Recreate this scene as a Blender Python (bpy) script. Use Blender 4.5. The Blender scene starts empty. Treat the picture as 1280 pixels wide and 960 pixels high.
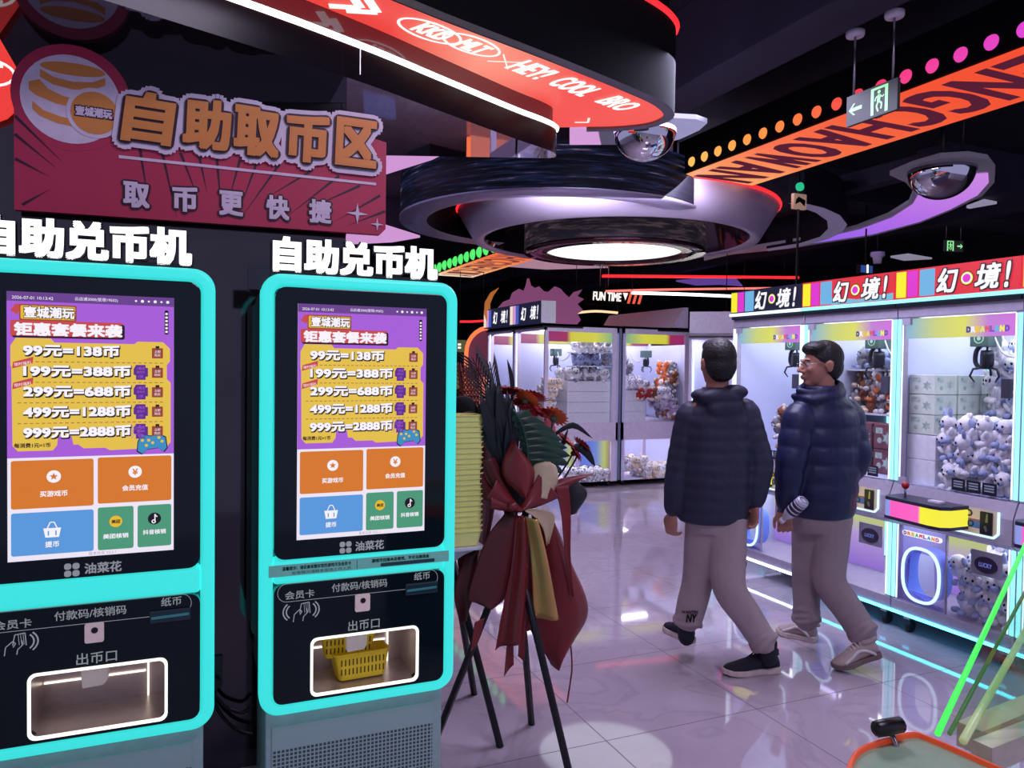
import bpy, bmesh, math, random
from mathutils import Vector, Matrix, Euler
random.seed(7)
S = bpy.context.scene
COL = S.collection

# ------------------------------------------------------------------ camera
FOC, CAMH = 940.0, 1.56
yaw, pitch, roll = math.radians(23.05), math.radians(-1.46), math.atan(.0131)
FWD = Vector((math.sin(yaw)*math.cos(pitch), math.cos(yaw)*math.cos(pitch), math.sin(pitch)))
_r0 = Vector((math.cos(yaw), -math.sin(yaw), 0)); _u0 = _r0.cross(FWD)
RGT = _r0*math.cos(roll)+_u0*math.sin(roll); UPV = RGT.cross(FWD)
EYE = Vector((0, 0, CAMH))
cd = bpy.data.cameras.new('camera'); cam = bpy.data.objects.new('camera', cd); COL.objects.link(cam)
cd.sensor_width = 36; cd.lens = FOC/1280*36; cd.clip_start = .05; cd.clip_end = 200
mw = Matrix.Identity(4)
for i in range(3):
    mw[i][0] = RGT[i]; mw[i][1] = UPV[i]; mw[i][2] = -FWD[i]; mw[i][3] = EYE[i]
cam.matrix_world = mw
S.camera = cam
S.view_settings.view_transform = 'Standard'; S.view_settings.look = 'None'
S.view_settings.gamma = 1; S.view_settings.use_curve_mapping = False
S.view_settings.exposure = 0.0
S.cycles.use_denoising = True
S.cycles.max_bounces = 10; S.cycles.transparent_max_bounces = 24
S.cycles.diffuse_bounces = 3; S.cycles.glossy_bounces = 5
S.cycles.sample_clamp_indirect = 6.0; S.cycles.caustics_reflective = False; S.cycles.caustics_refractive = False

def lin(r, g, b):
    f = lambda c: (c/255/12.92) if c/255 <= .04045 else ((c/255+.055)/1.055)**2.4
    return (f(r), f(g), f(b), 1)
# ------------------------------------------------------------------ world: the lilac glow of the rest of the hall behind the viewer
W = bpy.data.worlds.new('world'); S.world = W; W.use_nodes = True
W.node_tree.nodes['Background'].inputs[0].default_value = lin(170, 168, 212)
W.node_tree.nodes['Background'].inputs[1].default_value = 0.8

def area(name, loc, target, size, power, col, size_y=None):
    l = bpy.data.lights.new(name, 'AREA'); l.energy = power; l.color = col[:3]; l.size = size
    if size_y: l.shape = 'RECTANGLE'; l.size_y = size_y
    o = bpy.data.objects.new(name, l); COL.objects.link(o); o.location = loc
    o.rotation_euler = (Vector(target)-Vector(loc)).to_track_quat('-Z', 'Y').to_euler()
    return o
area('added_fill_light', (1.4, 0.6, 3.9), (1.0, 2.0, 0), 1.2, 60, lin(235, 222, 255))  # unseen light added as fill for the kiosk side
area('added_fill_light', (2.6, 3.6, 3.15), (2.8, 3.7, 0), 1.2, 105, lin(216, 212, 250))  # unseen fill light added to brighten the floor
area('added_fill_light', (3.5, 6.0, 3.5), (4.5, 8.6, .9), 1.6, 160, lin(226, 218, 250))  # unseen light added to lift the white machine frames

# pixel -> point on a real plane of the room
def ray(x, y): return FWD*FOC + RGT*(x-640) + UPV*(480-y)
def at_z(x, y, z):
    d = ray(x, y); return EYE + d*((z-CAMH)/d.z)
def at_y(x, y, Y):
    d = ray(x, y); return EYE + d*(Y/d.y)
def at_x(x, y, X):
    d = ray(x, y); return EYE + d*(X/d.x)

# ------------------------------------------------------------------ materials
MATS = {}
def mat(name, col, rough=.5, metal=0, spec=.5, vary=.06, scale=30, emit=None, es=1, sampled=True, bump=0, coat=0):
    if name in MATS: return MATS[name]
    m = bpy.data.materials.new(name); m.use_nodes = True; nt = m.node_tree; b = nt.nodes['Principled BSDF']
    c = lin(*col)
    b.inputs['Base Color'].default_value = c
    b.inputs['Roughness'].default_value = rough; b.inputs['Metallic'].default_value = metal
    b.inputs['Specular IOR Level'].default_value = spec; b.inputs['Coat Weight'].default_value = coat
    if vary:
        tc = nt.nodes.new('ShaderNodeTexCoord'); n = nt.nodes.new('ShaderNodeTexNoise'); n.inputs['Scale'].default_value = scale
        r = nt.nodes.new('ShaderNodeValToRGB'); nt.links.new(tc.outputs['Object'], n.inputs['Vector']); nt.links.new(n.outputs['Fac'], r.inputs[0])
        r.color_ramp.elements[0].position = .3; r.color_ramp.elements[1].position = .7
        r.color_ramp.elements[0].color = tuple(x*(1-vary) for x in c[:3])+(1,)
        r.color_ramp.elements[1].color = tuple(min(1, x*(1+vary)) for x in c[:3])+(1,)
        nt.links.new(r.outputs[0], b.inputs['Base Color'])
        if bump:
            bp = nt.nodes.new('ShaderNodeBump'); bp.inputs['Strength'].default_value = bump; bp.inputs['Distance'].default_value = .01
            nt.links.new(n.outputs['Fac'], bp.inputs['Height']); nt.links.new(bp.outputs[0], b.inputs['Normal'])
    if emit:
        b.inputs['Emission Color'].default_value = lin(*emit); b.inputs['Emission Strength'].default_value = es
        if not sampled: m.cycles.emission_sampling = 'NONE'
    MATS[name] = m; return m
def glow(name, col, es=1, sampled=False, base=(8, 8, 8), rough=.4):
    return mat(name, base, rough=rough, vary=0, emit=col, es=es, sampled=sampled)
def glass(name, tint=(255, 255, 255), refl=1.0, rough=.01, base=.02):
    if name in MATS: return MATS[name]
    m = bpy.data.materials.new(name); m.use_nodes = True; nt = m.node_tree
    for n in list(nt.nodes):
        if n.type == 'BSDF_PRINCIPLED': nt.nodes.remove(n)
    out = [n for n in nt.nodes if n.type == 'OUTPUT_MATERIAL'][0]
    t = nt.nodes.new('ShaderNodeBsdfTransparent'); t.inputs[0].default_value = lin(*tint)
    g = nt.nodes.new('ShaderNodeBsdfGlossy'); g.inputs['Roughness'].default_value = rough
    ge = nt.nodes.new('ShaderNodeNewGeometry'); dt = nt.nodes.new('ShaderNodeVectorMath'); dt.operation = 'DOT_PRODUCT'
    nt.links.new(ge.outputs['Normal'], dt.inputs[0]); nt.links.new(ge.outputs['Incoming'], dt.inputs[1])
    def MM(op, x, y=None, z=None):
        n = nt.nodes.new('ShaderNodeMath'); n.operation = op
        for i, q in enumerate((x, y, z)):
            if q is None: continue
            if isinstance(q, (int, float)): n.inputs[i].default_value = q
            else: nt.links.new(q, n.inputs[i])
        return n.outputs[0]
    f_ = MM('POWER', MM('SUBTRACT', 1.0, MM('ABSOLUTE', dt.outputs['Value'])), 5.0)
    f_ = MM('MULTIPLY_ADD', f_, .5*refl, base)
    mx = nt.nodes.new('ShaderNodeMixShader')
    nt.links.new(f_, mx.inputs[0])
    nt.links.new(t.outputs[0], mx.inputs[1]); nt.links.new(g.outputs[0], mx.inputs[2]); nt.links.new(mx.outputs[0], out.inputs[0])
    MATS[name] = m; return m
def gradient_glow(name, stops, axis='X', es=1, sampled=False, span=(0, 1)):
    """lit print whose colours run along one object axis"""
    if name in MATS: return MATS[name]
    m = bpy.data.materials.new(name); m.use_nodes = True; nt = m.node_tree; b = nt.nodes['Principled BSDF']
    tc = nt.nodes.new('ShaderNodeTexCoord'); sp = nt.nodes.new('ShaderNodeSeparateXYZ'); mr = nt.nodes.new('ShaderNodeMapRange')
    mr.inputs['From Min'].default_value, mr.inputs['From Max'].default_value = span
    cr = nt.nodes.new('ShaderNodeValToRGB')
    while len(cr.color_ramp.elements) < len(stops): cr.color_ramp.elements.new(.5)
    for e, (p, c) in zip(cr.color_ramp.elements, stops): e.position = p; e.color = lin(*c)
    nt.links.new(tc.outputs['Object'], sp.inputs[0]); nt.links.new(sp.outputs[axis], mr.inputs['Value'])
    nt.links.new(mr.outputs[0], cr.inputs[0]); nt.links.new(cr.outputs[0], b.inputs['Emission Color'])
    b.inputs['Emission Strength'].default_value = es; b.inputs['Base Color'].default_value = (.02, .02, .02, 1)
    if not sampled: m.cycles.emission_sampling = 'NONE'
    MATS[name] = m; return m

# ------------------------------------------------------------------ mesh building
class Frame:
    """a plane in local space: a along the text, b up, n towards the reader"""
    def __init__(s, o=(0, 0, 0), ax=(1, 0, 0), ay=(0, 0, 1)):
        s.o = Vector(o); s.ax = Vector(ax).normalized(); s.ay = Vector(ay).normalized(); s.n = s.ax.cross(s.ay)
    def __call__(s, a, b, d=0): return s.o + s.ax*a + s.ay*b + s.n*d
FR = Frame()
def rrect(x0, x1, y0, y1, r=0, n=5):
    if r <= 0: return [(x0, y0), (x1, y0), (x1, y1), (x0, y1)]
    o = []
    for cx, cy, a0 in ((x1-r, y0+r, -90), (x1-r, y1-r, 0), (x0+r, y1-r, 90), (x0+r, y0+r, 180)):
        for k in range(n+1):
            a = math.radians(a0+90*k/n); o.append((cx+r*math.cos(a), cy+r*math.sin(a)))
    return o
def circle(cx, cy, r, n=24, ry=None):
    return [(cx+r*math.cos(2*math.pi*k/n), cy+(ry or r)*math.sin(2*math.pi*k/n)) for k in range(n)]
def star(cx, cy, R, r, n=5, rot=90):
    return [(cx+(R if k % 2 == 0 else r)*math.cos(math.radians(rot+180*k/n)), cy+(R if k % 2 == 0 else r)*math.sin(math.radians(rot+180*k/n))) for k in range(2*n)]
_glyph = {}
_tscene = bpy.data.scenes.new('lettering')
def glyphs(body, res=3, ext=0.0, shear=0.0):
    k = (body, res, ext, shear)
    if k in _glyph: return _glyph[k]
    c = bpy.data.curves.new('lettering', 'FONT'); c.body = body; c.resolution_u = res; c.extrude = ext; c.shear = shear
    o = bpy.data.objects.new('lettering', c); _tscene.collection.objects.link(o)
    vl = _tscene.view_layers[0]; vl.update()
    m = bpy.data.meshes.new_from_object(o.evaluated_get(vl.depsgraph))
    V = [tuple(v.co) for v in m.vertices]; F = [tuple(p.vertices) for p in m.polygons]
    bpy.data.objects.remove(o); bpy.data.curves.remove(c); bpy.data.meshes.remove(m)
    _glyph[k] = (V, F); return V, F
def catmull(pts, n=6, closed=False):
    P = [Vector(p) for p in pts]; out = []
    N = len(P); rng = range(N if closed else N-1)
    for i in rng:
        p0 = P[(i-1) % N] if closed or i > 0 else P[i]*2-P[i+1]
        p1 = P[i]; p2 = P[(i+1) % N]
        p3 = P[(i+2) % N] if closed or i+2 < N else p2*2-p1
        for k in range(n):
            t = k/n
            out.append(.5*((2*p1)+(p2-p0)*t+(2*p0-5*p1+4*p2-p3)*t*t+(3*p1-p0-3*p2+p3)*t*t*t))
    if not closed: out.append(P[-1])
    return out
class MB:
    def __init__(s): s.v = []; s.f = []; s.m = []; s.s = []
    def add(s, V, F, mi=0, smooth=False):
        b = len(s.v); s.v += [tuple(v) for v in V]
        for f in F: s.f.append(tuple(i+b for i in f)); s.m.append(mi); s.s.append(smooth)
        return s
    def box(s, x0, x1, y0, y1, z0, z1, mi=0, M=None):
        V = [Vector((x, y, z)) for x in (x0, x1) for y in (y0, y1) for z in (z0, z1)]
        if M: V = [M @ v for v in V]
        return s.add(V, [(0, 1, 3, 2), (4, 6, 7, 5), (0, 4, 5, 1), (2, 3, 7, 6), (0, 2, 6, 4), (1, 5, 7, 3)], mi)
    def prism(s, poly, fr=FR, d0=0.0, d1=.001, mi=0, both=True):
        n = len(poly)
        A = sum(poly[i][0]*poly[(i+1) % n][1]-poly[(i+1) % n][0]*poly[i][1] for i in range(n))
        if A < 0: poly = poly[::-1]
        V = [fr(a, b, d0) for a, b in poly]+[fr(a, b, d1) for a, b in poly]
        F = [tuple(range(n, 2*n))]
        if both: F += [tuple(range(n-1, -1, -1))]
        if abs(d1-d0) > 1e-9: F += [(i, (i+1) % n, n+(i+1) % n, n+i) for i in range(n)]
        return s.add(V, F, mi)
    def flat(s, poly, fr=FR, d=.001, mi=0): return s.prism(poly, fr, d, d, mi, False)
    def ring(s, outer, inner, fr=FR, d0=0.0, d1=.001, mi=0):
        n = len(outer)
        V = [fr(a, b, d) for d in (d0, d1) for L in (outer, inner) for a, b in L]
        F = []
        for i in range(n):
            j = (i+1) % n
            F += [(2*n+i, 2*n+j, 3*n+j, 3*n+i), (i, n+i, n+j, j), (i, j, 2*n+j, 2*n+i), (n+i, 3*n+i, 3*n+j, n+j)]
        return s.add(V, F, mi)
    def line(s, pts, w, fr=FR, d0=0.0, d1=.001, mi=0):
        for (a, b), (c, e) in zip(pts, pts[1:]):
            L = math.hypot(c-a, e-b) or 1; nx, ny = -(e-b)/L*w/2, (c-a)/L*w/2
            s.prism([(a+nx, b+ny), (a-nx, b-ny), (c-nx, e-ny), (c+nx, e+ny)], fr, d0, d1, mi)
        return s
    def tube(s, pts, r, seg=8, caps=True, mi=0, closed=False):
        P = [Vector(p) for p in pts]; n = len(P); R = r if isinstance(r, (list, tuple)) else [r]*n
        V = []; F = []; ref = None
        for i, p in enumerate(P):
            if closed: t = P[(i+1) % n]-P[i-1]
            else: t = (P[min(i+1, n-1)]-P[max(i-1, 0)])
            t = t.normalized() if t.length > 1e-9 else Vector((0, 0, 1))
            if ref is None: ref = t.orthogonal().normalized()
            ref = (ref-t*ref.dot(t)); ref = ref.normalized() if ref.length > 1e-6 else t.orthogonal().normalized()
            b = t.cross(ref)
            for k in range(seg):
                a = 2*math.pi*k/seg; V.append(p+(ref*math.cos(a)+b*math.sin(a))*R[i])
        for i in range(n if closed else n-1):
            j = (i+1) % n
            for k in range(seg): F.append((i*seg+k, i*seg+(k+1) % seg, j*seg+(k+1) % seg, j*seg+k))
        if caps and not closed: F += [tuple(range(seg-1, -1, -1)), tuple((n-1)*seg+k for k in range(seg))]
        return s.add(V, F, mi, True)
    def lathe(s, prof, o=(0, 0, 0), seg=24, M=None, mi=0, a0=0, a1=360, smooth=True, cap=False):
        o = Vector(o); full = abs(a1-a0) >= 360; n = seg if full else seg+1; V = []; F = []
        for r, z in prof:
            for k in range(n):
                a = math.radians(a0+(a1-a0)*k/seg); v = Vector((r*math.cos(a), r*math.sin(a), z))
                V.append((M @ v if M else v)+o)
        for i in range(len(prof)-1):
            for k in range(seg):
                j = (k+1) % n
                F.append((i*n+k, i*n+j, (i+1)*n+j, (i+1)*n+k))
        s.add(V, F, mi, smooth)
        if cap:
            for i, fl in ((0, True), (len(prof)-1, False)):
                L = [i*n+k for k in range(n)]; b = len(s.v)-len(V)
                s.f.append(tuple(b+x for x in (L[::-1] if fl else L))); s.m.append(mi); s.s.append(False)
        return s
    def ell(s, c, r, seg=12, rings=8, M=None, mi=0):
        c = Vector(c); r = (r, r, r) if not isinstance(r, (tuple, list)) else r
        V = []; F = []
        def P(x, y, z):
            v = Vector((x*r[0], y*r[1], z*r[2])); return (M @ v if M else v)+c
        V.append(P(0, 0, 1))
        for i in range(1, rings):
            th = math.pi*i/rings
            for k in range(seg):
                a = 2*math.pi*k/seg; V.append(P(math.sin(th)*math.cos(a), math.sin(th)*math.sin(a), math.cos(th)))
        V.append(P(0, 0, -1)); L = len(V)-1
        for k in range(seg):
            F.append((0, 1+k, 1+(k+1) % seg)); b = 1+(rings-2)*seg; F.append((L, b+(k+1) % seg, b+k))
        for i in range(rings-2):
            for k in range(seg):
                a = 1+i*seg; F.append((a+k, a+seg+k, a+seg+(k+1) % seg, a+(k+1) % seg))
        return s.add(V, F, mi, True)
    def text(s, body, fr, x0, y0, w=None, h=None, d=.001, bold=0.0, grow=0.0, mi=0, shear=0.0, ext=0.0, center=False, res=3, dirs=4, st=0.0):
        """lettering fitted into w x h with its lower left corner at x0,y0; bold thickens the strokes"""
        V, F = glyphs(body, res, 0.0, shear)
        if not V: return s
        mx, Mx = min(v[0] for v in V), max(v[0] for v in V); my, My = min(v[1] for v in V), max(v[1] for v in V)
        sx = (w/(Mx-mx)) if w else None; sy = (h/(My-my)) if h else None
        sx = sx or sy; sy = sy or sx
        if center: x0 -= (Mx-mx)*sx/2; y0 -= (My-my)*sy/2
        sh = [(0, 0)]
        for rr in ([bold+grow] if bold+grow > 0 else []):
            sh += [(rr*math.cos(2*math.pi*k/dirs+.785*(dirs == 4)), rr*math.sin(2*math.pi*k/dirs+.785*(dirs == 4))) for k in range(dirs)]
            if dirs == 8: sh = [(0, 0)]+[(a*rr*.85, b*rr*.85) for a in (-1, 0, 1) for b in (-1, 0, 1) if a or b]
            if dirs > 4 and bold+grow > .004: sh += [(x*.5, y*.5) for x, y in sh[1:]]
        for i, (dx, dy) in enumerate(sh):
            PV = [(x0+(v[0]-mx)*sx+dx, y0+(v[1]-my)*sy+dy) for v in V]
            s.add([fr(a, b, d+i*st) for a, b in PV], F, mi)
            if ext:
                s.add([fr(a, b, d-ext) for a, b in PV], [f[::-1] for f in F], mi)
                cnt = {}
                for f in F:
                    for a, b in zip(f, f[1:]+f[:1]): cnt[(a, b)] = 1
                E = [e for e in cnt if (e[1], e[0]) not in cnt]
                used = {}
                VV = []; FF = []
                for a, b in E:
                    q = len(VV); VV += [fr(*PV[a], d), fr(*PV[b], d), fr(*PV[b], d-ext), fr(*PV[a], d-ext)]; FF.append((q, q+3, q+2, q+1))
                s.add(VV, FF, mi)
        return s
    def build(s, name, mats, parent=None, bevel=0, seg=2, subsurf=0, smooth=None, loc=None):
        me = bpy.data.meshes.new(name); me.from_pydata(s.v, [], s.f)
        for m in (mats if isinstance(mats, (list, tuple)) else [mats]): me.materials.append(m)
        me.polygons.foreach_set('material_index', s.m); me.polygons.foreach_set('use_smooth', s.s if smooth is None else [smooth]*len(s.f))
        me.update()
        o = bpy.data.objects.new(name, me); COL.objects.link(o)
        if parent: o.parent = parent
        if loc: o.location = loc
        if bevel:
            b = o.modifiers.new('bevel', 'BEVEL'); b.width = bevel; b.segments = seg; b.limit_method = 'ANGLE'; b.angle_limit = math.radians(50)
        if subsurf:
            q = o.modifiers.new('subsurf', 'SUBSURF'); q.levels = subsurf; q.render_levels = subsurf
        return o
def thing(name, label, cat, loc=(0, 0, 0), rotz=0.0, group=None):
    o = bpy.data.objects.new(name, None); COL.objects.link(o); o.location = loc; o.rotation_euler = (0, 0, rotz); o.empty_display_size = .1
    return tag(o, label, cat, group)
def tag(o, label, cat, group=None):
    o['label'] = label; o['category'] = cat
    if group: o['group'] = group
    return o
def struct(o): o['kind'] = 'structure'; return o
def dup(root, loc=None, rotz=None, label=None, group=None):
    r = root.copy(); COL.objects.link(r)
    if loc is not None: r.location = loc
    if rotz is not None: r.rotation_euler = (0, 0, rotz)
    if label: r['label'] = label
    if group: r['group'] = group
    for ch in list(root.children):
        c = ch.copy(); COL.objects.link(c); c.parent = r
        for g in list(ch.children):
            d = g.copy(); COL.objects.link(d); d.parent = c
    return r

# common materials
BLACK = mat('black plastic', (14, 15, 18), .35)
MATTE = mat('matt black', (8, 8, 11), .8, spec=.1)
GLOSSB = mat('gloss black panel', (8, 16, 20), .08, spec=.6, vary=.1, scale=3)
STEEL = mat('brushed steel', (170, 172, 178), .28, 1)
CHROME = mat('mirror chrome', (225, 225, 232), .03, 1, vary=0)
WHITE = mat('white coated metal', (226, 220, 232), .4)
LILAC = mat('lilac coated metal', (228, 216, 236), .42)
SILVER = mat('satin silver', (186, 176, 204), .35, .7)
WGLOW = glow('white tube light', (255, 250, 248), 3.0, True)
REDGLOW = glow('red tube light', (255, 38, 46), 1.6, True)
CLEAR = glass('clear glass', refl=.9, base=.015)
# ================================================================== the room
def floor_mat():
    m = bpy.data.materials.new('polished marble tiles'); m.use_nodes = True; nt = m.node_tree; b = nt.nodes['Principled BSDF']; L = nt.links
    tc = nt.nodes.new('ShaderNodeTexCoord'); sp = nt.nodes.new('ShaderNodeSeparateXYZ'); L.new(tc.outputs['Object'], sp.inputs[0])
    def M(op, a, bv=None, c=None):
        n = nt.nodes.new('ShaderNodeMath'); n.operation = op
        for i, q in enumerate((a, bv, c)):
            if q is None: continue
            if isinstance(q, (int, float)): n.inputs[i].default_value = q
            else: L.new(q, n.inputs[i])
        return n.outputs[0]
    def edge(sock, off, size):
        f = M('FRACT', M('DIVIDE', M('SUBTRACT', sock, off), size)); return M('MULTIPLY', M('MINIMUM', f, M('SUBTRACT', 1.0, f)), size)
    d = M('MINIMUM', edge(sp.outputs['X'], 1.59, .79), edge(sp.outputs['Y'], 3.435, .75))
    g = M('LESS_THAN', d, .0022)
    n = nt.nodes.new('ShaderNodeTexNoise'); n.inputs['Scale'].default_value = 1.6; n.inputs['Detail'].default_value = 8; n.inputs['Distortion'].default_value = 1.4
    L.new(tc.outputs['Object'], n.inputs['Vector'])
    r = nt.nodes.new('ShaderNodeValToRGB'); L.new(n.outputs['Fac'], r.inputs[0])
    e = r.color_ramp.elements; e[0].position = .3; e[0].color = lin(172, 158, 172); e[1].position = .7; e[1].color = lin(186, 173, 186)
    x = r.color_ramp.elements.new(.5); x.color = lin(180, 166, 180); x = r.color_ramp.elements.new(.53); x.color = lin(170, 157, 170); x = r.color_ramp.elements.new(.56); x.color = lin(181, 168, 181)
    mx = nt.nodes.new('ShaderNodeMix'); mx.data_type = 'RGBA'; L.new(g, mx.inputs['Factor']); L.new(r.outputs[0], mx.inputs['A']); mx.inputs['B'].default_value = lin(60, 48, 60)
    L.new(mx.outputs['Result'], b.inputs['Base Color'])
    ro = M('MULTIPLY_ADD', g, .5, .045); L.new(ro, b.inputs['Roughness'])
    b.inputs['Specular IOR Level'].default_value = .9; b.inputs['IOR'].default_value = 1.6
    return m
struct(MB().box(-6, 16, -2.2, 24, -.12, 0).build('floor', floor_mat()))
CEILM = mat('dark painted ceiling', (30, 28, 42), .9, vary=.2, scale=2)
struct(MB().box(-6, 16, -2.2, 24, 4.0, 4.15).build('ceiling', CEILM))
WALLD = mat('dark wall', (22, 22, 32), .7, vary=.2, scale=2)
MIRW = mat('dark mirror glass wall', (78, 74, 78), .06, .85, vary=.15, scale=2)
struct(MB().box(-6, .56, 3.02, 3.17, 0, 2.63).build('wall_left', MIRW))
struct(MB().box(-6, 16, 23.8, 24, 0, 4).build('wall_back', WALLD))
struct(MB().box(13.4, 13.55, -2.2, 24, 0, 4).build('wall_right', WALLD))
BEAMM = mat('painted beam', (44, 40, 60), .8, vary=.15, scale=3)
# ceiling beams and ducts (part of the room)
for i, (x0, x1, y0, y1, z0, z1) in enumerate(((-2, 12, 6.9, 7.5, 3.62, 4), (-2, 12, 11, 11.6, 3.62, 4), (-2, 12, 16, 16.6, 3.6, 4), (3.05, 3.4, -2, 7, 3.46, 4.0), (1.2, 1.35, 7.5, 22, 3.55, 3.8), (6.9, 7.1, 5.2, 22, 3.6, 3.8), (9.1, 9.3, 5.2, 22, 3.5, 3.7), (7.4, 12, 5.6, 6.0, 3.55, 4))):
    struct(MB().box(x0, x1, y0, y1, z0, z1).build('trim_%d' % (i+1), BEAMM, bevel=.01))
# ================================================================== self-service coin kiosks
CYAN = glow('cyan light frame', (52, 222, 214), .92, True, base=(60, 160, 160))
CYANS = glow('cyan light edge', (30, 170, 170), .8, True, base=(60, 150, 150))
KBODY = mat('kiosk teal grey metal', (96, 128, 130), .35, .5)
KDARK = mat('kiosk dark side metal', (38, 52, 58), .3, .4)
KBASE = mat('glow-tinted base metal', (172, 204, 198), .4, .2)  # teal in the metal colour stands for spill from the cyan frame
KPANEL = mat('veil-tinted black glass', (6, 27, 32), .07, spec=.35, vary=0)  # teal in the black is veiling glare put into the base colour
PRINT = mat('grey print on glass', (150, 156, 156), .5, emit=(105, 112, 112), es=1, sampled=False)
SCR = dict(purple=(165, 92, 214), yellow=(226, 190, 70), white=(236, 228, 244), orange=(212, 118, 36), blue=(88, 150, 218), green=(74, 150, 118), ink=(22, 16, 24), brown=(150, 66, 48), plum=(92, 40, 140), red=(196, 70, 70), teal=(58, 140, 190), gold=(230, 184, 40), dpurple=(104, 62, 140), grey=(160, 150, 170), cream=(246, 240, 250))
SM = {k: glow('screen '+k, v, 1.0, False) for k, v in SCR.items()}
TRAYLED = glow('tray light line', (255, 246, 236), 1.6, True)
LETTER = glow('lit white letters', (255, 255, 255), 1.7, True)

def kiosk(loc, label, coins=True):
    t = thing('coin_kiosk', label, 'coin machine', loc, 0, 'self-service coin kiosks')
    # local: x centre 0, front at y=0, facing -y
    hw = .328
    body = MB()
    bo_ = rrect(-hw+.012, hw-.012, .42, 1.83, .06); body.ring(bo_, rrect(-.168, .193, .465, .655, .004), FR, -.22, -.06); body.prism(bo_, FR, -.42, -.22)
    body.build('cabinet_body', KBODY, t, bevel=.006)
    sl = MB().prism(rrect(-hw-.012, -hw+.03, .62, 1.76, .02), FR, -.46, -.20); sl.build('side_panel', KDARK, t)
    sr = MB().prism(rrect(hw-.03, hw+.005, .62, 1.76, .02), FR, -.46, -.20); sr.build('side_panel', KDARK, t)
    vent = MB()
    for k in range(6): vent.box(-hw+.008, -hw+.0125, .10, .14, .86+k*.012, .866+k*.012)
    vent.build('side_vent', BLACK, t)
    # light frame: outer rounded slab; two black panels set into it
    fr = MB(); fr.ring(rrect(-hw, hw, .412, 1.842, .065, 8), rrect(-hw+.041, hw-.041, .451, 1.801, .03, 8), FR, -.07, 0.0); fr.box(-hw+.04, hw-.04, 0, .07, .841, .923); fo = fr.build('light_frame', CYAN, t, bevel=.014, seg=3)
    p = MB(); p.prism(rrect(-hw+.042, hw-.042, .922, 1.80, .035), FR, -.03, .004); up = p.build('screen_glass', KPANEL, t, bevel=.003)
    low = MB()
    # lower panel with an opening for the coin tray
    ox = rrect(-.165, .19, .468, .652, .02); oy = rrect(-hw+.042, hw-.042, .452, .842, .03)
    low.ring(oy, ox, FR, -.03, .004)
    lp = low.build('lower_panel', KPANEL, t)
    # coin tray recess
    TRAY = mat('tray brushed metal', (196, 178, 168), .3, .6)
    tr = MB(); tr.box(-.165, .19, .004, .2, .466, .47); tr.box(-.165, .19, .196, .2, .468, .652); tr.box(-.167, -.163, .0, .2, .468, .652); tr.box(.188, .192, .0, .2, .468, .652); tr.box(-.165, .19, .0, .2, .65, .654)
    to = tr.build('coin_tray', TRAY, t)
    le = MB(); le.ring(rrect(-.170, .195, .463, .657, .022), rrect(-.162, .187, .471, .649, .018), FR, .0, .008)
    le.build('tray_light', TRAYLED, t)
    MB().box(-.16, .125, .19, .195, .548, .553).build('tray_light', TRAYLED, t); MB().box(.13, .135, .185, .19, .47, .65).build('tray_light', TRAYLED, t)
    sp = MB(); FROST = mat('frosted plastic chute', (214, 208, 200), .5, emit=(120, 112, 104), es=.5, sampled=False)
    sp.prism([(-.045, .65), (.03, .65), (.028, .59), (.018, .575), (-.04, .572)], FR, -.12, -.05); sp.build('coin_chute', FROST, t, bevel=.004)
    ca = MB()
    ca.text('出币口', FR, .005, .682, w=.105, h=.034, d=.0052, center=True, bold=.0006)
    ca.text('会员卡', FR, -.205, .806, w=.092, h=.026, d=.0052, center=True, bold=.0005)
    ca.text('付款码/核销码', FR, -.01, .816, w=.185, h=.027, d=.0052, center=True, bold=.0005)
    ca.text('纸币', FR, .205, .826, w=.056, h=.026, d=.0052, center=True, bold=.0005)
    ca.ring(rrect(-.275, .262, .785, .846, .03), rrect(-.2735, .2605, .7865, .8445, .0285), FR, .0045, .0052)
    # contactless card mark
    for s_ in (-1, 1):
        for R in (.035, .045):
            pts = [(-.2+s_*(.012+R*math.cos(a)), .752+R*.8*math.sin(a)) for a in [math.radians(q) for q in range(-45, 46, 15)]]
            ca.line(pts, .004, FR, .0045, .0052)
    ca.line([(-.205, .745), (-.2, .775), (-.175, .778), (-.172, .742)], .0025, FR, .0045, .0052)
    for q in range(3): ca.line([(-.192+q*.006, .777), (-.189+q*.006, .745)], .0014, FR, .0045, .0052)
    ca.line([(-.225, .718), (-.222, .742), (-.205, .757), (-.198, .75), (-.204, .74)], .0025, FR, .0045, .0052)
    ca.line([(-.195, .718), (-.193, .732), (-.18, .745), (-.183, .758)], .0025, FR, .0045, .0052)
    ca.build('panel_printing', PRINT, t)
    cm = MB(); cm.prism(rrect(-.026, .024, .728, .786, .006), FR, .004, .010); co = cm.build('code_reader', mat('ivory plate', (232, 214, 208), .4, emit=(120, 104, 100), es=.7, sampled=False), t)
    MB().prism(circle(0, .765, .009, 16), FR, .0102, .012).build('reader_lens', BLACK, co)
    bn = MB(); bn.prism([(.145, .765), (.26, .765), (.26, .803), (.145, .803)], FR, .004, .012); bo = bn.build('note_slot', mat('note slot plastic', (30, 60, 66), .2), t, bevel=.003)
    MB().prism([(.15, .778), (.255, .781), (.255, .789), (.15, .786)], FR, .0122, .014).build('slot_lip', mat('slot lip', (60, 120, 126), .2, emit=(20, 60, 62), es=1, sampled=False), bo)
    # maker's mark under the screen
    br = MB()
    for q, (dx, dz) in enumerate(((0, 0), (.021, 0), (0, .021), (.021, .021))): br.prism(rrect(-.078+dx, -.060+dx, .928+dz, .946+dz, .007), FR, .0045, .0055)
    br.text('油菜花', FR, .022, .948, w=.095, h=.03, d=.0055, center=True, bold=.0012)
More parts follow.
